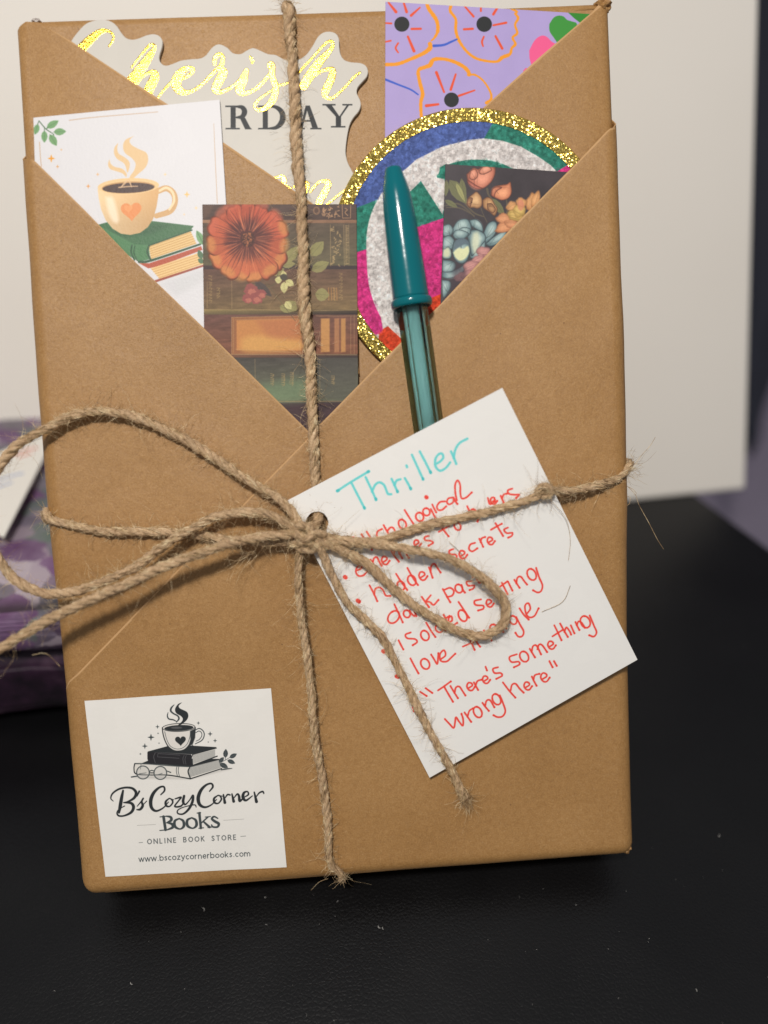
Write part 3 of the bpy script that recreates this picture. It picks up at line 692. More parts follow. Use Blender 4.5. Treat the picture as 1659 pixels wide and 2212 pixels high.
# cup
cx_ = lambda xx, yy: None
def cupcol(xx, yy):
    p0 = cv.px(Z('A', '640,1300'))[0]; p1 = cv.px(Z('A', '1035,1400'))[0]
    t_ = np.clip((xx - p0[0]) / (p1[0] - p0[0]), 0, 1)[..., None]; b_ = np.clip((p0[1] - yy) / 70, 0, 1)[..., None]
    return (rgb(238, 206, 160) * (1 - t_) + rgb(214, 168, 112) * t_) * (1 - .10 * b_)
cv.stroke(Z('A', '1030,1250,36 1085,1232,38 1130,1262,38 1142,1320,36 1110,1380,36 1020,1412,32'), None, (206, 164, 112)); cv.stroke(Z('A', '1040,1248,14 1085,1228,16 1125,1256,16 1136,1315,14 1105,1370,12'), None, (240, 214, 172))
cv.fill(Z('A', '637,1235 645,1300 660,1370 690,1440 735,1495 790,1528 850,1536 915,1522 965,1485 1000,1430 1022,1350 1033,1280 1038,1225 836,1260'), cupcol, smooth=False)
cv.fill(cv.ell(Z('A', '838,1218')[0], 66.5, 17.5, -.04), (232, 196, 142)); cv.fill(cv.ell(Z('A', '838,1226')[0], 58, 13, -.04), (196, 152, 100)); cv.fill(cv.ell(Z('A', '838,1229')[0], 56, 11, -.04), (72, 50, 46))
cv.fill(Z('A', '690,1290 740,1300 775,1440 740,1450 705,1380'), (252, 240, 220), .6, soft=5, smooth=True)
for s_ in ('775,1226,8 835,1220,7 898,1218,6', '830,1180,10 812,1200,12 792,1222,6', '842,1175,8 850,1200,9 858,1222,5'): cv.stroke(Z('A', s_), None, (222, 186, 146), .85)
heart(cv, 'A', 857, 1378, 68, (224, 142, 84), tilt=-.06); heart(cv, 'A', 838, 1362, 30, (234, 162, 104), .6, tilt=-.06)
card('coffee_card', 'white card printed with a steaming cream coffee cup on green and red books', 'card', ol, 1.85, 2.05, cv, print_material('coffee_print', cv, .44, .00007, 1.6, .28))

# --- old books and orange flower card
ol = Z('D', '200,217 1460,215 1478,2250 228,2250')
cv = Canvas(ol, 2.35, 10, (60, 48, 44)); rg = np.random.default_rng(11)
def band(y0, y1, c0, c1, amt=.3, seed=0, x0=195, x1=1480):
    """a book spine lying flat: colour runs from c0 at its top edge to c1 at its bottom edge"""
    a_ = cv.px(Z('D', '%f,%f' % (x0, y0)))[0]; b_ = cv.px(Z('D', '%f,%f' % (x1, y1)))[0]
    nz = vnoise(cv.h, cv.w, (5, 24), seed, 3)
    def colf(xx, yy):
        t_ = np.clip((a_[1] - yy) / (a_[1] - b_[1]), 0, 1)[..., None]
        return (rgb(*c0) * (1 - t_) + rgb(*c1) * t_) * (1 + amt * (nz[yy.clip(0, cv.h - 1), xx.clip(0, cv.w - 1)] - .5))[..., None]
    cv.fill(Z('D', '%f,%f %f,%f %f,%f %f,%f' % (x0, y0, x1, y0, x1, y1, x0, y1)), colf)
band(205, 345, (82, 66, 62), (70, 54, 50), .3, 1); band(345, 372, (156, 118, 92), (126, 92, 70), .2, 2); band(372, 718, (84, 70, 60), (92, 86, 64), .35, 3)
band(718, 748, (66, 52, 54), (50, 42, 46), .2, 4); band(748, 1078, (90, 64, 56), (122, 100, 66), .4, 5); band(1078, 1118, (150, 130, 80), (34, 26, 30), .2, 6)
band(1118, 1440, (98, 66, 60), (124, 76, 54), .4, 7); band(1440, 1470, (150, 100, 72), (40, 32, 36), .2, 8); band(1470, 1822, (64, 60, 58), (104, 112, 88), .3, 9); band(1822, 1840, (150, 150, 110), (50, 40, 46), .2, 10); band(1840, 2250, (56, 40, 46), (74, 56, 62), .4, 12)
cv.fill(Z('D', '620,1700 1000,1640 1080,1700 1060,1815 700,1825'), (112, 140, 104), .6, soft=14, smooth=True); cv.fill(Z('D', '1130,1470 1470,1470 1470,1820 1130,1820'), (72, 70, 68), .5, soft=8)
cv.fill(Z('D', '440,1140 1020,1130 1020,1440 440,1440'), (150, 96, 62)); cv.fill(Z('D', '480,1165 1010,1150 1010,1410 480,1410'), (196, 130, 74))
cv.fill(Z('D', '520,1320 600,1290 800,1300 1000,1340 1010,1400 560,1420'), (214, 160, 88), .8, soft=8, smooth=True); cv.fill(Z('D', '640,1160 1000,1150 990,1290 760,1300'), (176, 104, 70), .6, soft=10, smooth=True)
GOLD = (196, 164, 112)
for p_ in ('440,1140,4 440,1440,4', '455,1150,3 455,1430,3', '440,1140,4 1015,1130,4', '470,1160,3 1010,1150,3', '470,1400,3 1010,1430,3', '440,1442,5 1460,1446,5', '1130,1130,3 1460,1130,3', '1412,1130,3 1412,1440,3', '1440,1120,3 1440,1440,3', '1100,1140,3 1100,1440,3',
           '1245,385,4 1248,722,4', '1355,385,4 1360,722,4', '1395,385,4 1398,715,4', '440,760,3 442,1070,3', '630,1480,3 632,1640,3', '240,850,3 240,1060,4', '200,1078,4 870,1080,4', '1110,1085,4 1460,1080,4', '700,1826,4 1440,1826,4', '1160,1480,3 1160,1830,3'): cv.stroke(Z('D', p_), None, GOLD, .62)
for x0, x1, c_ in ((1168, 1240, (206, 148, 84)), (1278, 1318, (176, 120, 80)), (1332, 1370, (196, 140, 80))): cv.fill(Z('D', '%d,1150 %d,1148 %d,1422 %d,1425' % (x0, x1, x1, x0)), c_, .85, soft=1.5)
for k in range(26):      # tooled ornaments and lettering on the spines
    x, y = rg.uniform(1262, 1335), 400 + k * 12.4; cv.stroke(Z('D', '%f,%f,6 %f,%f,5 %f,%f,4' % (x, y, x + rg.uniform(-24, 24), y + 8, x + rg.uniform(-14, 14), y + 14)), None, GOLD, .8)
for k in range(30): y = 395 + k * 10.8; cv.stroke(Z('D', '1370,%f,5 %f,%f,4' % (y, 1388 + rg.uniform(-4, 4), y + rg.uniform(-4, 4))), None, GOLD, .75)
for k in range(34):
    x, y = rg.uniform(1180, 1320), rg.uniform(235, 325); cv.stroke(Z('D', '%f,%f,6 %f,%f,6 %f,%f,4' % (x, y, x + rg.uniform(-18, 18), y + rg.uniform(-14, 14), x + rg.uniform(-18, 18), y + rg.uniform(-14, 14))), None, (190, 146, 108), .8)
cv.fill(cv.ell(Z('D', '1132,270')[0], 7.5, 9), (150, 112, 84), .7); cv.fill(cv.ell(Z('D', '1132,270')[0], 4.5, 6), (84, 62, 54)); cv.stroke(Z('D', '1342,225,5 1345,330,5 1410,330,5 1412,225,5'), None, (196, 150, 108), .8, smooth=False); cv.stroke(Z('D', '1365,250,6 1385,262,6 1365,285,6 1388,310,6'), None, (196, 150, 108), .8)
for x, n_, y0, y1 in ((265, 9, 800, 1030), (330, 4, 900, 990), (1330, 8, 780, 1010), (1275, 5, 900, 1015), (770, 6, 1600, 1700), (860, 7, 1600, 1700), (930, 7, 1590, 1700), (1265, 5, 1620, 1690)):
    for k in range(n_):
        y = y0 + (y1 - y0) * k / n_; cv.stroke(Z('D', '%f,%f,5 %f,%f,5 %f,%f,4' % (x - 12, y, x + 14, y + rg.uniform(-5, 8), x + rg.uniform(-10, 14), y + 16)), None, (178, 148, 96), .6)
for k in range(4): cv.stroke(Z('D', '%d,900,8 %d,1000,8' % (1230 + 22 * k, 1234 + 22 * k)), None, (196, 140, 80), .55)
# leaves, small flowers
LG, LD = (150, 146, 92), (84, 84, 60)
for a_ in ((880, 690, 985, 560, 90), (850, 720, 960, 700, 60), (1090, 760, 1235, 690, 90), (1085, 640, 1190, 520, 100), (1120, 950, 1238, 960, 110), (780, 800, 870, 740, 60), (900, 1080, 960, 1010, 110), (830, 1050, 940, 1090, 70)): leaf(cv, 'D', *a_, LG, LD, .85)
leaf(cv, 'D', 625, 840, 768, 972, 66, (74, 64, 62), (50, 44, 46)); cv.stroke(Z('D', '720,860,4 830,1000,4 960,1170,4'), None, (90, 84, 60)); cv.stroke(Z('D', '820,760,4 800,860,4 720,900,4'), None, (80, 78, 56))
for a_ in ((868, 850, 868, 945, 62), (880, 840, 948, 880, 60), (850, 840, 792, 830, 60), (870, 820, 860, 760, 50), (880, 1010, 925, 1075, 60)): leaf(cv, 'D', *a_, (206, 200, 138), (140, 134, 84))
cv.fill(cv.ell(Z('D', '866,812')[0], 8, 7), (70, 66, 56))
for x, y, r in ((600, 920, 60), (640, 985, 55), (570, 990, 45), (680, 950, 45)): cv.fill(cv.ell(Z('D', '%d,%d' % (x, y))[0], r * .26, r * .22, .3, wob=.3, seed=x), (146, 76, 74)); cv.fill(cv.ell(Z('D', '%d,%d' % (x + 8, y + 12))[0], r * .15, r * .11, wob=.4, seed=x + 1), (190, 112, 96), .8)
# the flower
fc = Z('D', '572,505')[0]
pet = []
for k in range(15):
    a0 = k * 2 * math.pi / 15 + .1; a_ = a0 + rg.uniform(-.06, .06)
    Rx = (360 if math.cos(a_) > 0 else 335) * .26455; Ry = (375 if math.sin(a_) > 0 else 345) * .26455
    Rk = rg.uniform(.86, 1.06); q = []
    for da, rr_ in ((-.30, .10), (-.27, .5), (-.29, .82), (-.20, .95), (-.08, 1.0), (.05, .97), (.16, 1.0), (.26, .88), (.27, .5), (.28, .1)):
        q.append([fc[0] + Rx * Rk * rr_ * math.cos(a_ + da), fc[1] + Ry * Rk * rr_ * math.sin(a_ + da)])
    pet.append((a_, np.array(q)))
order = rg.permutation(len(pet))
for k in order:
    a_, q = pet[k]; low = .5 + .5 * math.sin(a_ - .25)
    base = rgb(190, 84, 62) * (1 - low * .40) + rgb(210, 130, 80) * low * .40
    cv.fill(q, tuple(base * 255 * .50), 1, smooth=True); qq = fc + (q - fc) * .96 + np.array([math.cos(a_), math.sin(a_)]) * -.6; cv.fill(qq, tuple(base * 255 * rg.uniform(.95, 1.08)), .92, soft=2.0, smooth=True)
    tip = fc + np.array([math.cos(a_) * 80, math.sin(a_) * 82]); cv.fill(cv.ell(tip, 17, 10, a_ + math.pi / 2), (214, 150, 84) if low > .45 or abs(a_ - 6.2) < .5 else (206, 104, 80), .6, soft=5)
for k in range(16):
    cv.fill(cv.ell(fc, 54 - k * 1.8, 50 - k * 1.6, 0, wob=.25, seed=k), (70, 34, 38), .075, soft=5)
for k in range(420):
    a_ = rg.uniform(0, 2 * math.pi); r0 = rg.uniform(14, 26); r1 = rg.uniform(34, 84) * (1.0 if rg.random() < .5 else .7); bend = rg.uniform(-.12, .12)
    w0 = rg.uniform(1.2, 3.0); pts_ = [[fc[0] + r * math.cos(a_ + bend * (r / 80) ** 2), fc[1] + r * math.sin(a_ + bend * (r / 80) ** 2), w0 * (1 - (r - r0) / (r1 - r0 + 1)) + .4] for r in np.linspace(r0, r1, 4)]
    dark = rg.random() < .74; cv.stroke(np.array(pts_), None, (78, 40, 42) if dark else (226, 132, 92), rg.uniform(.35, .75))
cv.fill(cv.ell(fc, 25, 22, wob=.2), (84, 42, 40), .6, soft=9); cv.fill(cv.ell(fc, 15, 17, wob=.25, seed=2), (66, 38, 36), .95, soft=2)
for k in range(60):
    a_, r = rg.uniform(0, 6.28), rg.uniform(3, 14); cv.fill(cv.ell(fc + np.array([math.cos(a_) * r * .9, math.sin(a_) * r * 1.1]), rg.uniform(1, 2), rg.uniform(1, 2)), (176, 108, 70) if rg.random() < .6 else (110, 62, 50), .85)
cv.fill(Z('D', '200,217 290,217 260,300 205,340'), (104, 80, 68), .6, soft=4); cv.grain(.10, 3, 8); cv.img = cv.img * .90 + rgb(150, 128, 110) * .10
card('old_books_card', 'card printed with stacked antique book spines and a large orange flower', 'card', ol, 2.12, 2.35, cv, print_material('books_print', cv, .5, .00003, 4.0, .18))

# --- glitter circle with felt-look print
cp = np.vstack([Z('C', '690,590 330,640 120,780 20,895 900,632 1050,700 1150,785 1210,880'), Z('E', '80,335 335,1365 190,1212')])
q = PP(cp, 1.9)[:, :2]; A_ = np.column_stack([2 * q, np.ones(len(q))]); sol = np.linalg.lstsq(A_, (q ** 2).sum(1), rcond=None)[0]
cc = sol[:2]; cr_ = math.sqrt(sol[2] + cc @ cc)
print('circle', cc, cr_, np.abs(np.linalg.norm(q - cc, axis=1) - cr_).max())
th = np.linspace(0, 2 * np.pi, 128, endpoint=False)
ring_o = cc + cr_ * np.stack([np.cos(th), np.sin(th)], 1); ri = cr_ - 3.5; ring_i = cc + ri * np.stack([np.cos(th), np.sin(th)], 1)
sq = np.array([cc - cr_ - 1, cc + cr_ + 1])
cv = Canvas(None, 2.05, 8, (216, 212, 208), size=(1, 1)) if False else None
class CircCanvas(Canvas):
    def __init__(s):
        Canvas.__init__(s, Z('M', '700,200 1330,200 1330,860 700,860'), 2.0, 8, (214, 210, 206))
cv = CircCanvas()
BL_, TE, PK, RE, WH = (82, 106, 168), (52, 134, 116), (212, 62, 134), (220, 76, 46), (224, 221, 217)
cv.fill(Z('M', '690,190 1071,190 1075,262 1046,300 1041,320 768,520 700,480'), BL_)
cv.fill(np.vstack([Z('C', '765,640 700,752 640,790 900,800 1095,935 1200,870 1100,640')]), TE)
cv.fill(Z('C', '1095,935 1180,885 1300,850 1300,1000 1180,990'), PK)
cv.fill(Z('E', '60,400 180,360 310,310 360,320 300,500 240,640 175,655 60,670'), TE); cv.fill(Z('E', '60,655 178,652 240,632 300,900 345,1160 330,1185 60,1230'), PK); cv.fill(Z('E', '320,1185 350,1150 390,1130 470,1200 560,1330 300,1330'), RE)
# inner field right of the pen, then the white letter-like band over everything
cv.fill(Z('E', '450,560 575,485 745,425 1200,300 1200,900 730,960 560,990 430,900'), PK); cv.fill(Z('E', '380,380 520,250 592,188 740,380 745,428 575,487 420,540'), TE)
cv.fill(Z('E', '560,990 725,925 1100,900 900,1200 500,1150'), RE)
cv.stroke(Z('E', '480,1185,70 385,1050,120 320,880,125 295,700,112 295,540,112 330,410,120 400,290,125 520,170,125'), None, WH)
cv.fill(np.vstack([Z('C', '230,960 330,870 470,800 620,762 700,755 800,768 900,800 1000,858 1060,900 1110,950 1120,1010 600,1010 478,1010'), Z('E', '735,410 592,188 520,250 430,420 380,400')]), WH, smooth=False)
cv.fill(Z('C', '454,938 470,912 540,885 620,872 700,872 760,882 815,900 860,925 900,960 478,975'), TE, smooth=True)
cv.fill(Z('E', '715,100 760,75 800,170 745,180 715,125'), TE)
nz = vnoise(cv.h, cv.w, 6.5, 21, 2); nz2 = vnoise(cv.h, cv.w, 30, 22, 2)
cv.img *= (1 + .42 * (nz - .5) + .12 * (nz2 - .5))[..., None]; cv.img[..., 0] += .02; cv.img = np.clip(cv.img * 1.04, 0, 1)
# curly fleece fibres printed all over
for k in range(2600):
    x, y = rg.uniform(735, 1260), rg.uniform(250, 790); i_, j_ = cv.px(np.array([[x, y]]))[0].astype(int)
    if not (0 <= i_ < cv.w and 0 <= j_ < cv.h): continue
    c0 = cv.img[j_, i_] * 255; s_ = rg.choice([.62, .78, 1.2, 1.4]); a_ = rg.uniform(0, 6.28); r = rg.uniform(2.5, 5)
    cv.stroke(np.array([[x + r * math.cos(a_ + t_), y + r * math.sin(a_ + t_), 1.9] for t_ in (0, .8, 1.6, 2.6)]), None, np.clip(c0 * s_ / 255, 0, 1), .36)
t = NT('felt_print'); im = t.n('ShaderNodeTexImage'); im.image = cv.image('felt_print'); c = t.coord()
vf = t.n('ShaderNodeTexVoronoi', i_Scale=.95); t.t.links.new(t.coord(scale=(1150, 800, 1000)), vf.inputs['Vector']); n1 = t.math('ADD', t.math('MULTIPLY', t.noise(c, 1.6, 4, .65, 1.6), .8), t.math('MULTIPLY', vf.outputs['Distance'], -.55)); felt = t.set(Base_Color=im.outputs[0], Roughness=.7, Normal=t.bump(n1, .0011, .8), Specular_IOR_Level=.3)
t = NT('gold_glitter'); c = t.coord(); vo = t.n('ShaderNodeTexVoronoi', i_Scale=4.0, i_Randomness=1.0); t.t.links.new(c, vo.inputs['Vector'])
ge = t.n('ShaderNodeNewGeometry'); sb = t.n('ShaderNodeVectorMath', operation='SUBTRACT'); t.t.links.new(vo.outputs['Color'], sb.inputs[0]); sb.inputs[1].default_value = (.5, .5, .5)
ma = t.n('ShaderNodeVectorMath', operation='MULTIPLY_ADD'); t.t.links.new(sb.outputs[0], ma.inputs[0]); ma.inputs[1].default_value = (1.15, 1.15, .8); t.t.links.new(ge.outputs['Normal'], ma.inputs[2])
nm = t.n('ShaderNodeVectorMath', operation='NORMALIZE'); t.t.links.new(ma.outputs[0], nm.inputs[0]); se = t.n('ShaderNodeSeparateColor'); t.t.links.new(vo.outputs['Color'], se.inputs[0])
gold = t.set(Base_Color=t.mix(se.outputs[2], lin((176, 138, 44)), lin((246, 222, 124))), Metallic=.9, Roughness=.24, Normal=nm.outputs[0])
gc = Thing('glitter_circle', 'round felt-patterned disc in blue, teal and pink with a gold glitter rim', 'coaster', (cc[0], cc[1] - cr_, 1.1))
n = len(th); b = .25
v = np.vstack([np.column_stack([r_, np.full(n, z_)]) for r_, z_ in ((ring_o, 1.1), (ring_o, 1.85), (cc + (ring_o - cc) * (1 - b / cr_), 2.05), (ring_i, 2.0), (ring_i, 1.1))])
f = [[k * n + i, k * n + (i + 1) % n, (k + 1) * n + (i + 1) % n, (k + 1) * n + i] for k in range(4) for i in range(n)] + [[4 * n + i, 4 * n + (i + 1) % n, (i + 1) % n, i] for i in range(n)]
gc.part('glitter_rim', v, f, gold)
v, f, uv = slab(cc + (ring_i - cc) * .999, 1.12, 1.98, cv); gc.part('felt_disc', v, f, felt, uv)

# --- small dark floral card
ol = Z('R', '287,125 1640,214 1600,2000 222,2000')
cv = Canvas(ol, 2.35, 12, (66, 60, 64)); rg = np.random.default_rng(4)
cv.img *= (1 + .25 * (vnoise(cv.h, cv.w, 50, 3, 2) - .5))[..., None]
DKL = (44, 38, 42)
def blob(cx, cy, rx, ry, ang, col, lite, seed=0, edge=DKL):
    """one painted petal: shaded at its root, lighter towards a ragged rim"""
    c_ = Z('R', '%f,%f' % (cx, cy))[0]; rx *= .19841 * 1.12; ry *= .19841 * 1.12; r2 = np.random.default_rng(seed)
    n_ = 26; t_ = np.linspace(0, 2 * np.pi, n_, endpoint=False)
    w_ = 1 + .10 * np.sin(t_ * 3 + seed) + .07 * np.sin(t_ * 5 + seed * 2) + .04 * r2.normal(size=n_)
    ca, sa = math.cos(ang), math.sin(ang)
    def sh(k, dx=0, dy=0): return np.stack([c_[0] + dx + k * (rx * np.cos(t_) * w_ * ca - ry * np.sin(t_) * w_ * sa), c_[1] + dy + k * (rx * np.cos(t_) * w_ * sa + ry * np.sin(t_) * w_ * ca)], 1)
    cv.fill(sh(1.0), edge, .75, soft=2.5, smooth=True); c0 = np.array(col, float); l0 = np.array(lite, float)
    cv.fill(sh(.93), tuple(c0 * .80), .95, soft=2.5, smooth=True); cv.fill(sh(.76, -.4, -1.0), tuple(c0), .85, soft=6, smooth=True); cv.fill(sh(.46, -.8, -1.6), tuple(l0), .75, soft=9, smooth=True)
    for k in range(4):
        u_ = r2.uniform(-.7, .7); d_ = np.array([ca, sa]); m_ = np.array([-sa, ca])
        cv.stroke(np.array([np.r_[c_ + d_ * rx * -.8 + m_ * ry * u_ * .5, .7], np.r_[c_ + m_ * ry * u_, 1.0], np.r_[c_ + d_ * rx * .75 + m_ * ry * u_ * 1.1, .5]]), None, tuple(c0 * .55) if r2.random() < .6 else tuple(l0 * 1.05), .35, soft=1.2)
# stems, leaves, buds
for s_ in ('500,560,16 600,660,18 700,700,14', '290,580,12 420,560,18 520,620,16 600,700,12', '740,400,26 760,470,20 830,560,18 880,680,20', '950,520,14 960,620,14 940,700,12', '670,600,8 700,680,8 740,760,8', '300,600,10 450,610,14 600,690,10'): cv.stroke(Z('R', s_), None, (96, 86, 72), .9)
for a_ in ((330, 300, 520, 560, 150), (460, 280, 500, 540, 70), (280, 520, 420, 600, 60), (780, 500, 930, 680, 90), (300, 300, 290, 480, 60)): leaf(cv, 'R', *a_, (112, 112, 78), (72, 66, 56), .95)
leaf(cv, 'R', 400, 330, 500, 540, 50, (160, 158, 104), (84, 80, 58), .9)
P_LATE = []
for poly, c1, c2, tp in (('515,240 560,200 592,168 640,182 690,160 750,153 822,158 827,230 800,300 760,350 700,392 640,397 580,360 530,310', (192, 116, 94), (222, 150, 124), (.3, .6)), ('520,300 560,320 620,360 690,395 640,400 580,375 535,340', (160, 88, 76), (196, 124, 104), (0, 1)), ('560,205 610,185 640,250 600,300 550,280', (200, 124, 100), (226, 158, 132), (-.3, -.9)),
                         ('690,162 750,155 790,190 740,225 680,240 650,215', (206, 132, 106), (230, 164, 138), (.3, -.9)), ('780,470 790,410 830,370 900,355 960,345 992,322 1002,370 1006,440 970,500 900,522 840,502', (200, 124, 92), (230, 160, 120), (.4, .5)), ('785,470 800,400 850,375 900,385 860,410 830,440 815,490', (166, 96, 76), (206, 136, 104), (-.6, -.6)),
                         ('520,570 535,500 590,450 622,428 652,450 682,500 682,580 640,612 590,602 550,602', (178, 132, 92), (214, 174, 128), (.3, -.4)), ('522,560 540,500 580,500 570,550 550,600', (140, 98, 72), (180, 136, 98), (-.6, 0)), ('690,520 740,488 790,510 822,570 852,620 822,692 770,652 700,602', (168, 122, 84), (204, 160, 112), (.3, -.5)), ('740,560 790,560 830,620 800,660 750,620', (140, 100, 72), (182, 140, 98), (.5, .5))):
    P_LATE.append((poly, c1, c2, tp))
# blue rose
BR_, BLt = (124, 150, 150), (178, 196, 190)
def petal(poly, col, lite, edge=(46, 58, 66), tipdir=(0, -1)):
    p_ = Z('R', poly); q_ = catmull(np.vstack([p_, p_[:1]]), 2)[:-1]; m_ = q_.mean(0); sz = np.abs(q_ - m_).max(); c0, l0 = np.array(col, float), np.array(lite, float); tip = np.array(tipdir, float) * sz
    cv.fill(q_, tuple(c0 * .62), 1, soft=1.0); cv.fill(m_ + (q_ - m_) * .90 + tip * .04, tuple(c0), .95, soft=3.5); cv.fill(m_ + (q_ - m_) * .62 + tip * .16, tuple(l0), .8, soft=7); cv.fill(m_ + (q_ - m_) * .30 + tip * .26, tuple(np.minimum(l0 * 1.12, 255)), .6, soft=6)
    cv.stroke(np.column_stack([np.vstack([q_, q_[:1]]), np.full(len(q_) + 1, 1.1)]), None, edge, .8, smooth=False)
    root = m_ - tip * .75
    for k in range(6):
        e_p = q_[rg.integers(0, len(q_))]
        if (e_p - m_) @ np.array(tipdir) > 0: cv.stroke(np.array([np.r_[root, 1.4], np.r_[(root + e_p) / 2 + rg.normal(0, .8, 2), .9], np.r_[m_ + (e_p - m_) * .8, .4]]), None, tuple(c0 * .55), .4)
for poly, tp in (('250,1390 330,1400 350,1450 320,1520 262,1580', (-.5, -.8)), ('255,1290 340,1300 450,1250 525,1195 500,1275 420,1345 320,1370 252,1355', (0, 1)), ('260,1170 350,1180 400,1220 380,1285 300,1305 255,1285', (-.7, .7)),
                 ('350,860 420,750 520,728 565,790 560,860 470,870 400,900', (0, -1)), ('545,740 620,733 680,785 692,865 620,835 570,800', (.6, -.8)), ('265,800 330,785 372,840 350,900 300,920 262,900', (-.5, -.8)), ('265,930 330,905 385,960 372,1040 320,1062 262,1050', (-.8, -.4)),
                 ('720,1000 800,930 900,868 955,858 905,950 820,1012 760,1022', (.8, -.6)), ('700,880 740,790 790,752 835,760 847,820 820,900 760,962 715,985', (.5, -.8)), ('545,1060 620,1080 650,1000 720,960 700,1080 640,1140 560,1150', (.7, .5)),
                 ('520,900 560,850 640,846 712,890 722,950 680,1010 620,1085 570,1125 545,1000', (.7, -.5)), ('400,880 470,820 550,830 560,880 520,920 450,930', (0, -1)), ('365,900 400,850 470,850 540,885 500,935 440,945 390,938', (-.3, -.9)),
                 ('375,980 430,945 520,955 555,1020 545,1120 505,1195 440,1210 388,1165 362,1080', (0, .6)), ('262,1062 320,1030 352,1090 340,1152 262,1152', (-.4, -.6))):
    petal(poly, (112, 138, 142) if '1300' not in poly[:9] else (108, 124, 120), (168, 188, 184), tipdir=tp)
for poly, c1, c2, tp in P_LATE: petal(poly, c1, c2, (84, 50, 46), tp)
cv.fill(Z('R', '395,960 460,930 530,960 545,1010 500,1000 440,1030 380,1060'), (92, 108, 118), .9, soft=2, smooth=True)
cv.fill(Z('R', '372,1092 400,1060 440,1040 480,1050 530,1020 545,1080 510,1150 450,1180 400,1150'), (216, 218, 172), 1, soft=2.5, smooth=True)
cv.fill(Z('R', '590,880 640,870 660,960 640,1060 600,1100 570,1000'), (214, 216, 184), .8, soft=6, smooth=True); cv.fill(Z('R', '268,1060 320,1040 340,1100 320,1140 265,1130'), (206, 208, 172), .9, soft=4, smooth=True)
# orange daisy at the right, pink bits below
for a_ in ((1220, 550, 90, 50, -1.4), (1270, 520, 90, 40, -1.3), (1110, 560, 60, 50, -1.5), (1010, 590, 55, 45, -.5)): blob(*a_, (214, 152, 96), (236, 184, 132), int(a_[0]), (130, 84, 56))
for a_ in ((930, 730, 80, 55, .3), (930, 820, 90, 50, -.2), (1010, 780, 70, 45, .1)): blob(*a_, (210, 140, 98), (228, 166, 122), int(a_[0]), (130, 80, 56))
for a_ in ((1060, 680, 85, 70, 0), (1090, 640, 60, 60, .3)): blob(*a_, (206, 170, 96), (224, 192, 122), int(a_[0]), (140, 104, 56))
cv.fill(cv.ell(Z('R', '1105,575')[0], 7, 12), (206, 128, 104), .7, soft=2)
for a_ in ((700, 1090, 70, 60, 0), (640, 1180, 80, 45, -.4), (560, 1240, 80, 50, -.4), (600, 1290, 60, 40, -.5), (450, 1360, 60, 40, -.4), (520, 1330, 60, 30, -.5)): blob(*a_, (190, 132, 128), (212, 156, 148), int(a_[0]), (96, 64, 72))
cv.fill(Z('R', '400,1180 520,1300 480,1440 360,1500 350,1400'), (60, 46, 56), .55, soft=8, smooth=True)
cv.grain(.08, 3, 5)
card('dark_floral_card', 'small dark card printed with blue and peach roses, right of the pen cap', 'card', ol, 2.12, 2.35, cv, print_material('rose_print', cv, .42, .00002, 5.0, .22))

# --- shop sticker
ol = Z('H', '50,165 1157,90 1250,1152 175,1208')
ZS = 1.06
def zst(x, y): return float(np.interp(y, [0, 56, 98], [.45, .5, 2.55])) + .40 + .20
cv = Canvas(ol, ZS, 13, (231, 228, 222)); cv.grain(.012, 60, 2)
K1, K2, K3 = (38, 42, 44), (62, 70, 72), (104, 108, 108)
def s1(s_, col=K1, a=1.0): cv.stroke(Z('S1', s_), None, col, a)
for s_ in ('200,258,6 180,235,10 195,195,14 245,160,16 305,147,17 358,155,20 386,190,24 370,232,22 320,262,14 285,270,9', '280,172,16 268,230,26 256,300,28 246,352,18', '285,270,10 345,275,22 365,308,25 345,350,22 290,377,15 245,378,15 230,355,12 246,325,9 292,298,8',
           '412,178,16 394,218,8', '395,300,7 430,258,12 444,236,14 432,262,16 440,295,22 420,325,20 392,328,10', '430,302,7 472,258,8',
           '588,205,10 618,172,15 612,140,15 575,147,18 530,190,26 506,250,30 512,310,26 550,338,18 608,312,12 650,265,8',
           '655,235,10 628,262,18 632,294,18 660,300,12 686,266,14 672,240,12 655,235,10 692,246,8', '705,238,10 752,226,16 735,252,12 702,300,14 752,298,15 778,262,8',
           '778,215,20 770,262,22 788,285,14 822,250,10 850,212,18 846,262,22 816,322,20 770,362,15 727,358,12 728,330,10 780,305,8 862,288,10 876,306,8',
           '985,178,10 1012,142,16 1000,115,15 958,126,18 915,170,26 893,232,30 905,286,26 948,308,18 1000,288,12 1042,245,8',
           '1052,212,10 1022,237,18 1026,270,18 1056,276,12 1082,242,14 1068,214,12 1052,212,10 1092,218,8', '1098,205,12 1110,270,24', '1110,235,8 1132,205,14 1152,208,13', '1168,200,12 1182,260,24', '1184,232,8 1212,200,14 1226,218,20 1232,256,22 1262,232,8',
           '1265,228,8 1302,204,14 1294,180,12 1266,190,20 1258,226,26 1282,252,18 1335,215,8', '1350,185,12 1368,262,26', '1366,222,8 1392,190,13 1420,180,15 1428,196,10'): s1(s_)
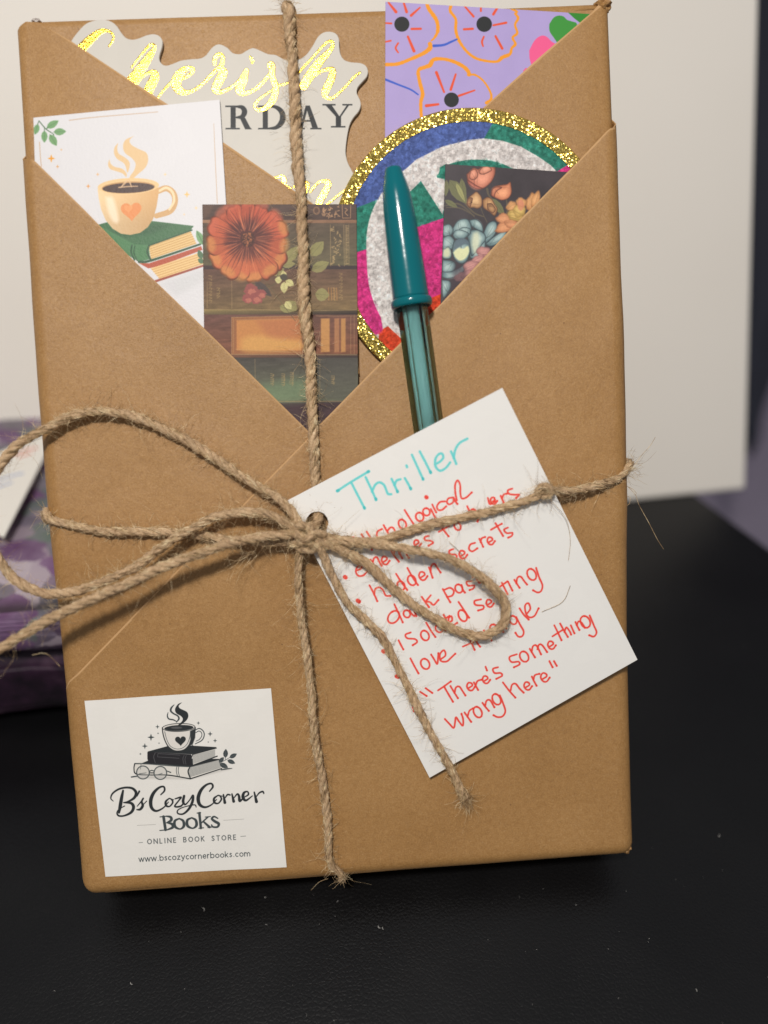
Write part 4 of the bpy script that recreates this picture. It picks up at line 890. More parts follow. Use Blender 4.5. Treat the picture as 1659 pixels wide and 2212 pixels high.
for s_ in ('582,386,9 640,380,9', '580,497,9 640,492,9', '610,384,23 626,492,23', '632,380,11 668,388,21 672,414,23 636,434,11', '640,434,11 680,446,23 684,472,23 640,492,11',
           '738,400,13 702,420,21 704,466,23 745,486,13 775,462,23 770,420,21 738,400,13', '840,394,13 804,414,21 806,460,23 848,480,13 878,456,23 872,414,21 840,394,13',
           '884,356,9 910,353,13', '902,356,21 914,478,21', '898,480,9 936,476,9', '914,440,11 972,388,13', '935,425,15 985,470,21', '950,388,8 992,384,8', '972,474,9 1000,470,9',
           '1052,398,11 1022,384,15 1004,402,19 1030,424,23 1060,442,23 1050,468,17 1012,468,15 1002,452,11'): s1(s_, K2)
for s_ in ('395,456,4 545,448,4', '1100,414,4 1265,404,4'): s1(s_, (150, 148, 144), .7)
for s_ in ('410,596,5 440,594,5', '1240,546,5 1280,543,5'): s1(s_, K3, .8)
FONT = {'O': ['.5,1 .12,.8 .0,.5 .12,.2 .5,0 .88,.2 1,.5 .88,.8 .5,1'], 'N': ['.05,0 .05,1', '.05,1 .95,0', '.95,0 .95,1'], 'L': ['.05,1 .05,0', '.05,0 .8,0'], 'I': ['.5,0 .5,1'], 'E': ['.05,0 .05,1', '.05,1 .85,1', '.05,.52 .75,.52', '.05,0 .85,0'],
        'B': ['.05,0 .05,1', '.05,1 .6,1 .8,.78 .6,.54 .05,.54', '.05,.54 .65,.54 .9,.27 .65,0 .05,0'], 'K': ['.05,0 .05,1', '.9,1 .1,.42', '.3,.6 .95,0'], 'S': ['.85,.85 .5,1 .12,.82 .3,.58 .7,.42 .9,.18 .5,0 .1,.14'], 'T': ['0,1 1,1', '.5,1 .5,0'],
        'R': ['.05,0 .05,1', '.05,1 .65,1 .88,.75 .65,.48 .05,.48', '.5,.48 .95,0'],
        'w': ['0,.7 .25,0', '.25,0 .5,.7', '.5,.7 .75,0', '.75,0 1,.7'], '.': ['.5,.03 .5,.04'], 'b': ['.05,1.05 .05,0', '.05,.5 .5,.7 .9,.5 .9,.2 .5,0 .05,.2'], 's': ['.8,.6 .45,.7 .12,.52 .5,.36 .85,.2 .45,0 .08,.1'],
        'c': ['.85,.6 .5,.7 .1,.5 .1,.2 .5,0 .85,.1'], 'o': ['.5,.7 .08,.5 .08,.2 .5,0 .92,.2 .92,.5 .5,.7'], 'z': ['.08,.68 .88,.68', '.88,.68 .08,.02', '.08,.02 .9,.02'], 'y': ['.05,.7 .5,.02', '.95,.7 .5,.02 .28,-.28 .05,-.26'],
        'r': ['.1,.7 .1,0', '.1,.4 .4,.68 .8,.68'], 'n': ['.08,.7 .08,0', '.08,.45 .5,.7 .9,.5 .9,0'], 'e': ['.1,.36 .9,.36 .8,.62 .5,.7 .12,.5 .1,.2 .5,0 .85,.1'], 'k': ['.05,1.05 .05,0', '.8,.7 .1,.28', '.3,.4 .85,0'], 'm': ['.04,.7 .04,0', '.04,.45 .27,.7 .5,.5 .5,0', '.5,.45 .75,.7 .96,.5 .96,0']}
def text(reg, s_, x0, y0, x1, y1, h, wd, col, gap=.35, ww=None):
    ww = ww or {}; W_ = [(ww.get(ch, .72) if ch != ' ' else .6) for ch in s_]; tot = sum(W_) + gap * (len(s_) - 1)
    d = np.array([x1 - x0, y1 - y0], float) / tot; un = np.array([d[1], -d[0]]) / np.linalg.norm(d); pos = 0
    for ch, w_ in zip(s_, W_):
        for st in FONT.get(ch, []):
            pp = [tuple(float(q) for q in t_.split(',')) for t_ in st.split()]
            xy = [np.array([x0, y0]) + d * (pos + px_ * w_) + un * h * py_ for px_, py_ in pp]
            cv.stroke(Z(reg, ' '.join('%f,%f,%f' % (a_[0], a_[1], wd) for a_ in xy)), None, col)
        pos += w_ + gap
text('S1', 'ONLINE BOOK STORE', 480, 607, 1202, 571, 38, 7.5, K3, .42, {'O': .8, 'I': .15, 'L': .5, 'E': .5, 'S': .55, 'N': .75, 'B': .6, 'R': .62, 'T': .6, 'K': .6})
text('S1', 'www.bscozycornerbooks.com', 410, 752, 1316, 706, 44, 6.0, K2, .2, {'w': 1.0, '.': .25, 's': .5, 'r': .42, 'm': 1.1, 'c': .6, 'o': .75, 'z': .6, 'b': .75, 'n': .7, 'k': .65, 'e': .7, 'y': .7})
# logo
def s2(s_, col=K1, a=1.0): cv.stroke(Z('S2', s_), None, col, a)
def f2(s_, col=K1, a=1.0, soft=.6, smooth=False): cv.fill(Z('S2', s_), col, a, soft=soft, smooth=smooth)
f2('225,1085 300,1100 900,1110 1400,985 1200,1000 640,1060', (176, 172, 166), .6, 5)
s2('205,1084,16 280,1072,14', K2); s2('1270,1000,12 1330,990,16 1395,984,8', K2)
f2('245,925 300,905 420,890 1260,865 1275,990 905,1108 260,1050 232,1000', (222, 218, 210))
f2('400,890 420,860 1240,870 1260,880 905,965 420,925 330,920', K1)
s2('245,925,14 236,985,12 262,1048,14 420,1060,12 640,1062,14 905,1105,14'); s2('250,924,14 420,930,12 640,950,10 900,962,12', K2); s2('905,1105,14 1275,985,12'); s2('900,962,12 878,1020,16 905,1102,14'); s2('320,930,8 312,990,8', K3)
for k in range(9): t_ = (k + .8) / 9.6; s2('%f,%f,6 %f,%f,4' % (892, 962 + 130 * t_, 1262, 880 + 100 * t_), K2, .75)
for x in (745, 768): s2('%d,960,7 %d,1010,7 %d,1075,7' % (x, x - 8, x + 6), K2)
f2('395,800 400,780 700,700 1210,730 1212,745 930,812 910,815 500,790', K1); f2('395,790 500,790 915,818 930,945 420,925 395,870', (34, 32, 36)); f2('930,815 1200,750 1195,840 935,940', (222, 218, 210)); s2('930,818,12 1212,742,12'); s2('930,818,10 915,870,12 932,942,12'); s2('935,945,14 1222,838,14')
for k in range(8): t_ = (k + .8) / 8.6; s2('%f,%f,5 %f,%f,4' % (930, 822 + 112 * t_, 1196, 756 + 88 * t_), K2, .75)
for s_ in ('488,795,7 470,845,7 488,915,7', '520,805,6 780,825,6', '520,845,6 770,862,6', '830,828,6 815,870,6 828,930,6', '855,830,6 840,875,6 852,932,6', '520,805,5 515,845,5'): s2(s_, (96, 96, 98), .9)
f2('570,490 575,560 600,650 640,720 700,765 760,778 830,762 900,700 945,620 962,540 965,475 770,520', (222, 217, 210)); f2('900,540 965,510 960,620 930,700 890,760 960,770 930,700 880,720 905,640', K1, .95, 1.5)
s2('572,500,12 580,570,12 605,655,12 645,725,12 705,768,12 770,776,12 840,755,12 900,690,14 945,610,16 962,500,12'); s2('600,545,8 625,640,7 665,715,7 730,750,7 800,745,7 860,700,7 895,620,8 905,545,7', K2, .8)
cv.fill(cv.ell(Z('S2', '766,497')[0], 35.8, 9.4, -.03), K1); cv.fill(cv.ell(Z('S2', '766,497')[0], 34.2, 7.9, -.03), (222, 217, 210)); cv.fill(cv.ell(Z('S2', '768,503')[0], 31.4, 6.3, -.04), K1); cv.fill(cv.ell(Z('S2', '740,500')[0], 12, 2.4), (110, 108, 108), .7, soft=2)
s2('962,528,10 1010,510,12 1055,540,12 1068,590,12 1040,650,12 962,692,10', K2); s2('968,560,8 1005,540,10 1035,560,9 1038,600,9 1010,640,9 970,660,7', K2)
heart(cv, 'S2', 787, 652, 64, K1, tilt=-.05)
f2('805,200 765,215 735,250 722,290 740,330 790,360 815,395 800,430 765,460 752,480 800,460 860,410 880,360 865,315 820,290 780,270 765,240', K1, smooth=True)
s2('712,228,8 680,262,20 672,300,22 705,332,18 755,360,18 768,395,20 738,435,10', K2); s2('640,320,8 632,360,14 650,395,16 700,405,16 740,425,10', K2)
for x, y, r in ((438, 612, 42), (515, 487, 24), (365, 717, 34), (312, 810, 14), (522, 565, 12), (533, 682, 11), (998, 446, 20), (1138, 574, 30), (1197, 654, 24), (1116, 670, 10)): star(cv, 'S2', x, y, r, K2)
for a_ in ((1318, 858, 1325, 752, 58), (1368, 858, 1455, 810, 52), (1342, 885, 1435, 925, 52), (1245, 915, 1300, 850, 50), (1250, 925, 1350, 975, 60)): leaf(cv, 'S2', *a_, K2, (140, 140, 140))
s2('1250,915,6 1310,890,6 1368,855,5', K2); s2('1318,880,5 1320,850,5', K2)
for x in (342, 548):
    e_ = cv.ell(Z('S2', '%d,%d' % (x, 1030 if x < 400 else 1036))[0], 13.6, 14.0, n=24); cv.stroke(np.column_stack([np.vstack([e_, e_[:1]]), np.full(25, 2.5)]), None, K2); cv.fill(e_, (190, 188, 184), .35)
s2('415,1020,12 445,1005,12 475,1015,12', K2); s2('420,1035,14 470,1035,14', K1, .8); s2('300,1045,10 380,1035,8', K3); s2('510,1060,10 570,1040,8', K3); s2('620,1010,10 670,1030,14', K2)
st = Thing('shop_sticker', 'square white shop sticker with black coffee cup logo at the bottom of the parcel', 'sticker', PP(ol, ZS).mean(0))
q = PP(ol, ZS)[:, :2]; NS = 24; vs_ = []
for j in range(NS + 1):
    for i in range(NS + 1):
        a_, b_ = i / NS, j / NS; p_ = (q[0] * (1 - a_) + q[1] * a_) * (1 - b_) + (q[3] * (1 - a_) + q[2] * a_) * b_
        fp = fold_point(p_[0], p_[1], zlow(p_[0], p_[1]) + .50, noise=.22); vs_.append((p_[0], p_[1], fp[2] + .17))
v = np.array(vs_); f = [[j * (NS + 1) + i, (j + 1) * (NS + 1) + i, (j + 1) * (NS + 1) + i + 1, j * (NS + 1) + i + 1] for j in range(NS) for i in range(NS)]
ob = st.part('label_paper', v, f, print_material('shop_print', cv, .42, .00003), cv.uv(v)); md = ob.modifiers.new('thickness', 'SOLIDIFY'); md.thickness = .0001; md.offset = -1

# ------------------------------------------------------------------ pen
A_ = P(848.8, 363, 7.9); B_ = P(887.8, 655, 7.25); C_ = P(925, 918, 6.3)
ax = (C_ - A_) / np.linalg.norm(C_ - A_); CL = 34.8
pen = Thing('ballpoint_pen', 'ballpoint pen with glossy teal cap and clear green barrel slanting under the card tag', 'pen', A_ + ax * 50)
def smooth_profile(ps, step=.6):
    return [tuple(q) for q in catmull(np.array(ps, float), step)]
teal = NT('teal_plastic'); teal.set(Base_Color=lin((0, 101, 110)), Roughness=.17, Specular_IOR_Level=.4, Coat_Weight=.15, Coat_Roughness=.05,
    Normal=teal.bump(teal.noise(teal.coord(), .25, 2), .00025, .25))
vs, fs = [], []
lathe([(1.4, 1.0), (.9, 1.45), (.25, 1.5), (0, 1.75), (.15, 1.98)] + smooth_profile([(.5, 2.12), (3, 2.75), (5.6, 3.38), (11.4, 3.95), (21, 4.38), (30.5, 4.58), (32.6, 4.62)], 1.0), A_, ax, 48, vs, fs)
pen.part('cap', np.vstack(vs), fs, teal.m, smooth=True)
vs, fs = [], []
lathe([(32.5, 4.5), (32.6, 4.9), (32.9, 5.2), (33.5, 5.32), (34.2, 5.3), (34.7, 5.1), (34.9, 4.7), (34.6, 4.15), (33.6, 4.0)], A_, ax, 48, vs, fs)
capb = pen.part('cap_rim', np.vstack(vs), fs, teal.m, smooth=True)
# clip on the hidden side of the cap
vs, fs = [], []; dn = np.array([0, 0, -1.0]); dn -= ax * (dn @ ax); dn /= np.linalg.norm(dn); sd_ = np.cross(ax, dn)
gl = NT('clear_green_plastic'); gl.set(Base_Color=(.92, .98, .96, 1), Roughness=.05, Transmission_Weight=1.0, IOR=1.49)
va = gl.n('ShaderNodeVolumeAbsorption', i_Color=(.02, .48, .42, 1), i_Density=110.0); gl.t.links.new(va.outputs[0], gl.t.nodes['Material Output'].inputs['Volume'])
vs, fs = [], []; lathe([(33.0, 3.8), (33.4, 3.95), (73, 3.95), (75.5, 3.3), (75.7, 2.8)], A_, ax, 6, vs, fs)
pen.part('barrel', np.vstack(vs), fs, gl.m)
vs, fs = [], []; lathe([(34.0, 1.55), (76, 1.55)], A_, ax, 20, vs, fs)
pen.part('ink_refill', np.vstack(vs), fs, plain('aqua_ink', (186, 240, 242), .35), smooth=True)
vs, fs = [], []; lathe([(75.75, 2.6), (77, 2.2), (81, 1.2), (84, .6), (84.4, .3)], A_, ax, 20, vs, fs)
pen.part('nib', np.vstack(vs), fs, plain('brass', (190, 160, 90), .3, 1.0), smooth=True)

# ------------------------------------------------------------------ the hand-written tag
TC = [P(619, 1082, 6.6), P(1085, 838, 13.4), P(1377, 1425, 5.4), P(928, 1680, 3.9)]
TWd, THt = np.linalg.norm(TC[1] - TC[0]), np.linalg.norm(TC[3] - TC[0])
def tag_at(s, t):
    s = np.asarray(s)[..., None]; t = np.asarray(t)[..., None]
    return (TC[0] * (1 - s) + TC[1] * s) * (1 - t) + (TC[3] * (1 - s) + TC[2] * s) * t
def project(p):
    c_ = (p - CAM) @ R_LOC; return np.stack([PW / 2 + FPX * c_[..., 0] / -c_[..., 2], PH / 2 - FPX * c_[..., 1] / -c_[..., 2]], -1)
def tag_inv(d):
    d = np.atleast_2d(np.asarray(d, float))[:, :2]; st_ = np.full(d.shape, .5)
    for _ in range(12):
        f0 = project(tag_at(st_[:, 0], st_[:, 1])); h = 1e-4
        fa = (project(tag_at(st_[:, 0] + h, st_[:, 1])) - f0) / h; fb = (project(tag_at(st_[:, 0], st_[:, 1] + h)) - f0) / h
        e = d - f0; det = fa[:, 0] * fb[:, 1] - fb[:, 0] * fa[:, 1]
        st_ = st_ + np.stack([(e[:, 0] * fb[:, 1] - fb[:, 0] * e[:, 1]) / det, (fa[:, 0] * e[:, 1] - e[:, 0] * fa[:, 1]) / det], 1)
    return st_
def tag_map(d):
    q = tag_inv(d); return np.stack([q[:, 0] * TWd, (1 - q[:, 1]) * THt], 1)
def tag_z(u, v_): q = tag_inv([[u, v_]])[0]; return float(tag_at(q[0], q[1])[2])
cv = Canvas(None, 0, 10, (232, 230, 226), fmap=tag_map, size=(TWd, THt)); cv.grain(.01, 90, 3)
TQ, RD2 = (96, 208, 208), (236, 62, 50)
def t1(s_, w_=17, col=TQ, a=.88): cv.stroke(Z('T1', s_), w_ * .29762, col, a, soft=.8, jit=.12)
for s_ in ('145,524 230,468 372,383', '248,468 295,560 342,650', '350,425 388,505 425,588', '396,530 418,482 448,462 482,480 500,520 512,546 535,548', '538,437 558,480 580,528', '558,485 574,450 602,440', '634,432 656,470 676,508', '646,340 650,352',
           '685,262 725,350 765,438', '742,238 782,314 820,390', '852,332 888,312 912,284 905,256 882,256 856,292 856,345 888,378 930,358 962,318', '968,238 988,282 1006,328', '988,285 1000,225 1030,178 1086,146'): t1(s_)
for s_ in ('145,524 152,521', '366,386 372,383', '340,645 342,650', '424,582 425,588', '579,524 581,530', '675,504 677,510', '764,434 766,440', '819,386 821,392'): t1(s_, 21, (70, 190, 192))
def e_(reg, x, y, r=30, rot=-.47):
    ca, sa = math.cos(rot), math.sin(rot); q = [(-.55, .12), (.45, .0), (.50, -.5), (0, -.85), (-.6, -.35), (-.55, .5), (0, .85), (.8, .45)]
    return reg, ' '.join('%f,%f' % (x + r * (p * ca - w_ * sa), y + r * (p * sa + w_ * ca)) for p, w_ in q)
def o_l(reg, x, y, rx=28, ry=34, rot=-.47):
    ca, sa = math.cos(rot), math.sin(rot)
    return reg, ' '.join('%f,%f' % (x + rx * math.cos(t_) * ca - ry * math.sin(t_) * sa, y + rx * math.cos(t_) * sa + ry * math.sin(t_) * ca) for t_ in np.linspace(-1.3, 5.2, 14))
RED = []
def T1(*s_): RED.extend(('T1', q) for q in s_)
def T2(*s_): RED.extend(('T2', q) for q in s_)
# psychological
T1('160,905 178,960', '165,915 195,890 215,905 205,930 180,940', '262,860 240,865 255,890 280,895 285,880', '320,838 345,876 360,872', '358,820 380,855 400,900 395,950', '468,800 436,818 432,850 455,868 492,858', '480,772 504,815 528,858', '507,815 528,790 550,792 568,830 575,840',
   '632,662 665,715 702,772', '822,655 842,695 862,740 850,760 830,755', '832,622 845,650 860,678', '788,568 792,572', '925,600 888,605 866,636 876,662 905,660 932,636',
   '985,572 950,578 938,606 955,622 985,604 988,575 1000,600 1014,618', '1010,592 1000,540 998,480 1016,448 1034,480 1036,540 1046,578 1078,572 1118,535')
RED += [o_l('T1', 616, 765, 26, 36), o_l('T1', 741, 712, 28, 32), o_l('T1', 790, 676, 25, 28)]
# enemies to lovers
T1('200,1148 206,1152', '288,1100 322,1082 312,1060 286,1080 280,1115 300,1140 335,1135 360,1108', '385,1022 408,1055 430,1088', '400,1045 412,1010 432,1005 450,1040 465,1065', '535,955 562,1000 590,1036', '552,985 562,950 582,950 600,985 615,1010', '592,980 606,955 630,960 650,990 662,1008', '652,920 668,948 684,975',
   '905,795 928,825 950,852', '880,820 950,780', '1085,635 1098,662 1115,690', '1152,690 1160,745', '1158,745 1190,690', '1235,575 1250,620 1285,600', '1328,560 1342,590 1350,610', '1338,580 1350,550 1372,545', '1412,508 1380,520 1388,545 1430,552 1462,552 1440,575')
RED += [e_('T1', 490, 1028, 36), e_('T1', 722, 905, 32), ('T1', '808,850 778,858 780,880 822,886 838,900 806,920'), o_l('T1', 1015, 780, 22, 30), o_l('T1', 1130, 680, 20, 24), e_('T1', 1275, 595, 30)]
# hidden secrets
T1('292,1318 302,1326', '378,1208 408,1265 434,1322', '412,1275 420,1236 446,1222 474,1240 496,1282 528,1284', '540,1228 552,1252 566,1276', '570,1124 606,1180 650,1240', '652,1082 690,1150 728,1205', '808,1078 822,1115 834,1152', '820,1112 826,1065 848,1052 872,1085 892,1114')
RED += [o_l('T1', 606, 1210, 26, 34), o_l('T1', 684, 1172, 28, 38), e_('T1', 762, 1140, 38), ('T1', '985,945 955,958 962,982 1000,985 1010,1005 978,1015'), e_('T1', 1052, 985, 36), ('T1', '1142,900 1108,912 1098,945 1122,962 1158,940'), ('T1', '1172,870 1188,900 1200,928'), ('T1', '1182,895 1190,868 1214,858'),
        e_('T1', 1254, 886, 34), ('T1', '1290,758 1322,812 1345,850'), ('T1', '1258,805 1335,762'), ('T1', '1380,790 1352,805 1372,830 1412,828 1408,850 1382,862')]
# dark past
RED += [o_l('T2', 276, 608, 50, 36, -.9), ('T2', '282,516 312,580 342,646'), o_l('T2', 372, 585, 24, 28), ('T2', '392,560 408,586 425,600'), ('T2', '425,560 440,600'), ('T2', '480,462 506,500 532,536'), ('T2', '545,450 525,475 512,494 540,500 566,520 600,484'),
        ('T2', '632,405 660,455 686,500'), ('T2', '640,412 685,396 712,420 700,452 664,462'), o_l('T2', 748, 402, 26, 32), ('T2', '768,375 778,412 792,430'), ('T2', '842,348 805,352 815,380 860,380 852,402 826,412'), ('T2', '868,290 880,335 898,360 930,338'), ('T2', '850,320 915,290')]
# isolated setting
RED += [('T2', '312,776 328,808 346,842'), ('T2', '400,720 362,736 376,762 432,768 446,790 415,812'), o_l('T2', 503, 742, 28, 38), ('T2', '512,648 542,700 578,752'), o_l('T2', 606, 690, 26, 30), ('T2', '628,665 640,700 655,705'), ('T2', '638,590 665,650 685,668'), ('T2', '620,640 680,600'), ('T2', '680,645 700,632 694,602 676,615 676,655 705,668 735,650'),
        o_l('T2', 776, 598, 28, 44), ('T2', '746,498 784,555 822,612'), ('T2', '908,480 862,492 870,520 925,526 925,548 888,560'), e_('T2', 970, 508, 34), ('T2', '1015,420 1045,480'), ('T2', '1060,360 1100,440'), ('T2', '1040,392 1100,350'), ('T2', '1105,352 1120,384 1136,416'),
        ('T2', '1150,338 1168,366 1188,396'), ('T2', '1165,365 1172,325 1196,315 1222,348 1242,372'), o_l('T2', 1276, 300, 30, 44), ('T2', '1308,252 1330,320 1354,378 1344,420 1318,430 1286,414')]
# love triangle
RED += [('T2', '200,855 207,861'), ('T2', '398,908 426,962 456,1016'), o_l('T2', 505, 948, 30, 40), ('T2', '548,880 570,915 592,948 598,905 600,870'), ('T2', '612,918 652,885 640,848 612,878 618,925 660,930 690,905 722,874'), ('T2', '828,770 846,808 862,845'), ('T2', '778,822 852,790'), ('T2', '868,770 884,800 902,822'), ('T2', '878,785 888,765 905,760'),
        ('T2', '930,705 950,745'), ('T2', '968,735 985,778'), o_l('T2', 1000, 690, 26, 30), ('T2', '1050,680 1070,715'), ('T2', '1055,690 1075,660 1092,690'), o_l('T2', 1142, 630, 26, 32), ('T2', '1164,608 1190,660 1218,712 1208,746 1180,750 1158,722'),
        ('T2', '1188,545 1218,590 1254,626'), ('T2', '1240,585 1266,548 1252,508 1228,525 1234,580 1258,610 1296,600 1326,545'), ('T2', '298,1038 308,1043')]
# "There's something
RED += [('T2', '468,1150 515,1180'), ('T2', '508,1124 556,1158'), ('T2', '598,1140 645,1108 690,1075'), ('T2', '642,1112 674,1168 706,1222'), ('T2', '688,1108 714,1152 742,1196'), ('T2', '718,1158 728,1118 752,1112 776,1145 796,1176'), e_('T2', 832, 1112, 36), ('T2', '858,1082 872,1108 888,1136'), ('T2', '870,1104 884,1072 914,1062'), e_('T2', 944, 1062, 34),
        ('T2', '942,968 952,994'), ('T2', '1032,972 996,984 1008,1014 1052,1014 1062,1034 1020,1056'), ('T2', '1168,878 1116,898 1130,934 1182,932 1188,952 1148,972'), o_l('T2', 1222, 895, 30, 40), ('T2', '1262,838 1280,868 1300,900'), ('T2', '1276,862 1286,820 1312,816 1344,878'), ('T2', '1318,842 1330,808 1352,812 1388,862'), e_('T2', 1418, 812, 36),
        ('T2', '1440,668 1466,720 1492,776'), ('T2', '1428,748 1500,702'), ('T2', '1482,655 1510,705 1538,752'), ('T2', '1514,716 1528,684 1552,712 1562,735'), ('T2', '1560,668 1574,700 1586,726'), ('T2', '1594,645 1606,672 1622,702'), ('T2', '1604,670 1616,640 1640,652 1662,686'),
        o_l('F', 1331, 1050, 20, 27), ('F', '1350,1022 1368,1065 1380,1095 1368,1114 1348,1108'), ('T2', '415,1262 424,1292')]
# wrong here"
RED += [('T2', '648,1348 680,1382 712,1412 722,1370 728,1335 752,1368 778,1396 780,1350 768,1310'), ('T2', '790,1300 814,1334 838,1368'), ('T2', '812,1330 826,1288 852,1270'), o_l('T2', 886, 1298, 28, 42), ('T2', '920,1230 942,1260 966,1288'), ('T2', '940,1252 950,1215 976,1212 1006,1262'), o_l('T2', 1022, 1205, 28, 42),
        ('T2', '1046,1176 1068,1230 1086,1290 1066,1328 1030,1334 1000,1320'), ('T2', '1068,1082 1112,1140 1158,1192'), ('T2', '1124,1142 1134,1100 1160,1092 1190,1128 1218,1156'), e_('T2', 1246, 1108, 36), ('T2', '1278,1040 1294,1074 1312,1106'), ('T2', '1290,1062 1300,1030 1332,1020'), e_('T2', 1370, 1046, 40), ('T2', '1405,928 1428,972'), ('T2', '1438,928 1458,962')]
for reg, s_ in RED:
    p_ = Z(reg, s_); big = len(p_) == 2 and np.linalg.norm(p_[0] - p_[1]) < 5
    cv.stroke(p_, 8.6 if big else 3.9, RD2, .92, soft=.8, jit=.15)
    cv.stroke(p_[-1:].repeat(2, 0) + [[0, 0], [.3, .3]], 4.4, RD2, .8, soft=.8)
HC = tag_map([[685, 1129.5]])[0]; HR = 2.95
from mathutils.geometry import delaunay_2d_cdt
pts = []
def seg(a_, b_, n_): return [tuple(np.array(a_) * (1 - k / n_) + np.array(b_) * k / n_) for k in range(n_)]
outl = seg((0, 0), (TWd, 0), 14) + seg((TWd, 0), (TWd, THt), 18) + seg((TWd, THt), (0, THt), 14) + seg((0, THt), (0, 0), 18)
hole = [(HC[0] + HR * math.cos(a_), HC[1] + HR * math.sin(a_)) for a_ in np.linspace(0, 2 * np.pi, 48, endpoint=False)]
gridp = [(x, y) for x in np.linspace(0, TWd, 15)[1:-1] for y in np.linspace(0, THt, 19)[1:-1] if math.hypot(x - HC[0], y - HC[1]) > HR + 1.5]
allp = outl + hole + gridp; no, nh = len(outl), len(hole)
res_ = delaunay_2d_cdt([Vector(p_) for p_ in allp], [(i, (i + 1) % no) for i in range(no)] + [(no + i, no + (i + 1) % nh) for i in range(nh)], [], 0, 1e-6)
v2 = np.array([list(p_) for p_ in res_[0]]); tri = [list(t_) for t_ in res_[2]]
tri = [t_ for t_ in tri if math.hypot(*(v2[t_].mean(0) - HC)) > HR * .97]
V = tag_at(v2[:, 0] / TWd, 1 - v2[:, 1] / THt); V[:, 2] += .25 * np.sin(v2[:, 0] / TWd * 3.1) * np.sin(v2[:, 1] / THt * 3.1)
uv = v2 / np.array([TWd, THt])
def flipf(V, F):
    out_ = []
    for t_ in F:
        a_, b_, c_ = V[t_[0]], V[t_[1]], V[t_[2]]; out_.append(t_ if np.cross(b_ - a_, c_ - a_)[2] > 0 else t_[::-1])
    return out_
tg = Thing('gift_tag', 'white card tag with Thriller in aqua above a red hand-written list, punched hole', 'tag', tag_at(.5, .5))
tm = print_material('tag_card', cv, .62, .00004, 1.6, .35)
ob = tg.part('card', V, flipf(V, tri), tm, uv, smooth=False); md = ob.modifiers.new('thickness', 'SOLIDIFY'); md.thickness = .00045; md.offset = -1

# ------------------------------------------------------------------ jute twine
tw = NT('jute'); uvn = tw.n('ShaderNodeUVMap'); mp = tw.n('ShaderNodeMapping'); mp.inputs['Scale'].default_value = (2.2, .55, 1); tw.t.links.new(uvn.outputs[0], mp.inputs[0])
n1 = tw.noise(mp.outputs[0], 2.2, 5, .7); n2 = tw.noise(tw.coord(), .22, 3); n3 = tw.noise(tw.coord(), 1.1, 3)
va_ = tw.math('ADD', tw.math('MULTIPLY', n1, .65), tw.math('ADD', tw.math('MULTIPLY', n2, .25), tw.math('MULTIPLY', n3, .15)))
col = tw.ramp(va_, [(.34, lin((112, 86, 62))), (.46, lin((168, 137, 103))), (.58, lin((202, 171, 134))), (.74, lin((234, 209, 175)))])
jute = tw.set(Base_Color=col, Roughness=.62, Specular_IOR_Level=.4, Normal=tw.bump(n1, .00022, .9), Sheen_Weight=.1)
hr = NT('jute_fibre'); n1 = hr.noise(hr.coord(), .5, 3)
fibre = hr.set(Base_Color=hr.ramp(n1, [(.35, lin((128, 102, 72))), (.50, lin((188, 160, 120))), (.64, lin((226, 206, 168)))]), Roughness=.5)
def tpath(s_):
    out_ = []
    for t_ in s_.split():
        if t_.startswith('L:'): out_.append([float(q) for q in t_[2:].split(',')]); continue
        u, v_, z_ = t_.split(','); u, v_ = float(u), float(v_)
        z_ = tag_z(u, v_) + float(z_[1:]) if z_.startswith('t') else float(z_)
        out_.append(list(P(u, v_, z_)))
    return catmull(np.array(out_), .55)
rgt = np.random.default_rng(77)
twine = Thing('jute_twine', 'hairy natural jute twine wrapped round the parcel and tied in a bow', 'twine', P(655, 1148, 7))
hair_v, hair_f = [], []
def frames(path):
    T = np.gradient(path, axis=0); T /= np.linalg.norm(T, axis=1)[:, None] + 1e-12
    a = np.array([.3, .2, .93]); U = np.empty_like(path); u = np.cross(T[0], a); U[0] = u / np.linalg.norm(u)
    for i in range(1, len(path)): u = U[i - 1] - T[i] * (U[i - 1] @ T[i]); U[i] = u / np.linalg.norm(u)
    return T, U, np.cross(T, U)
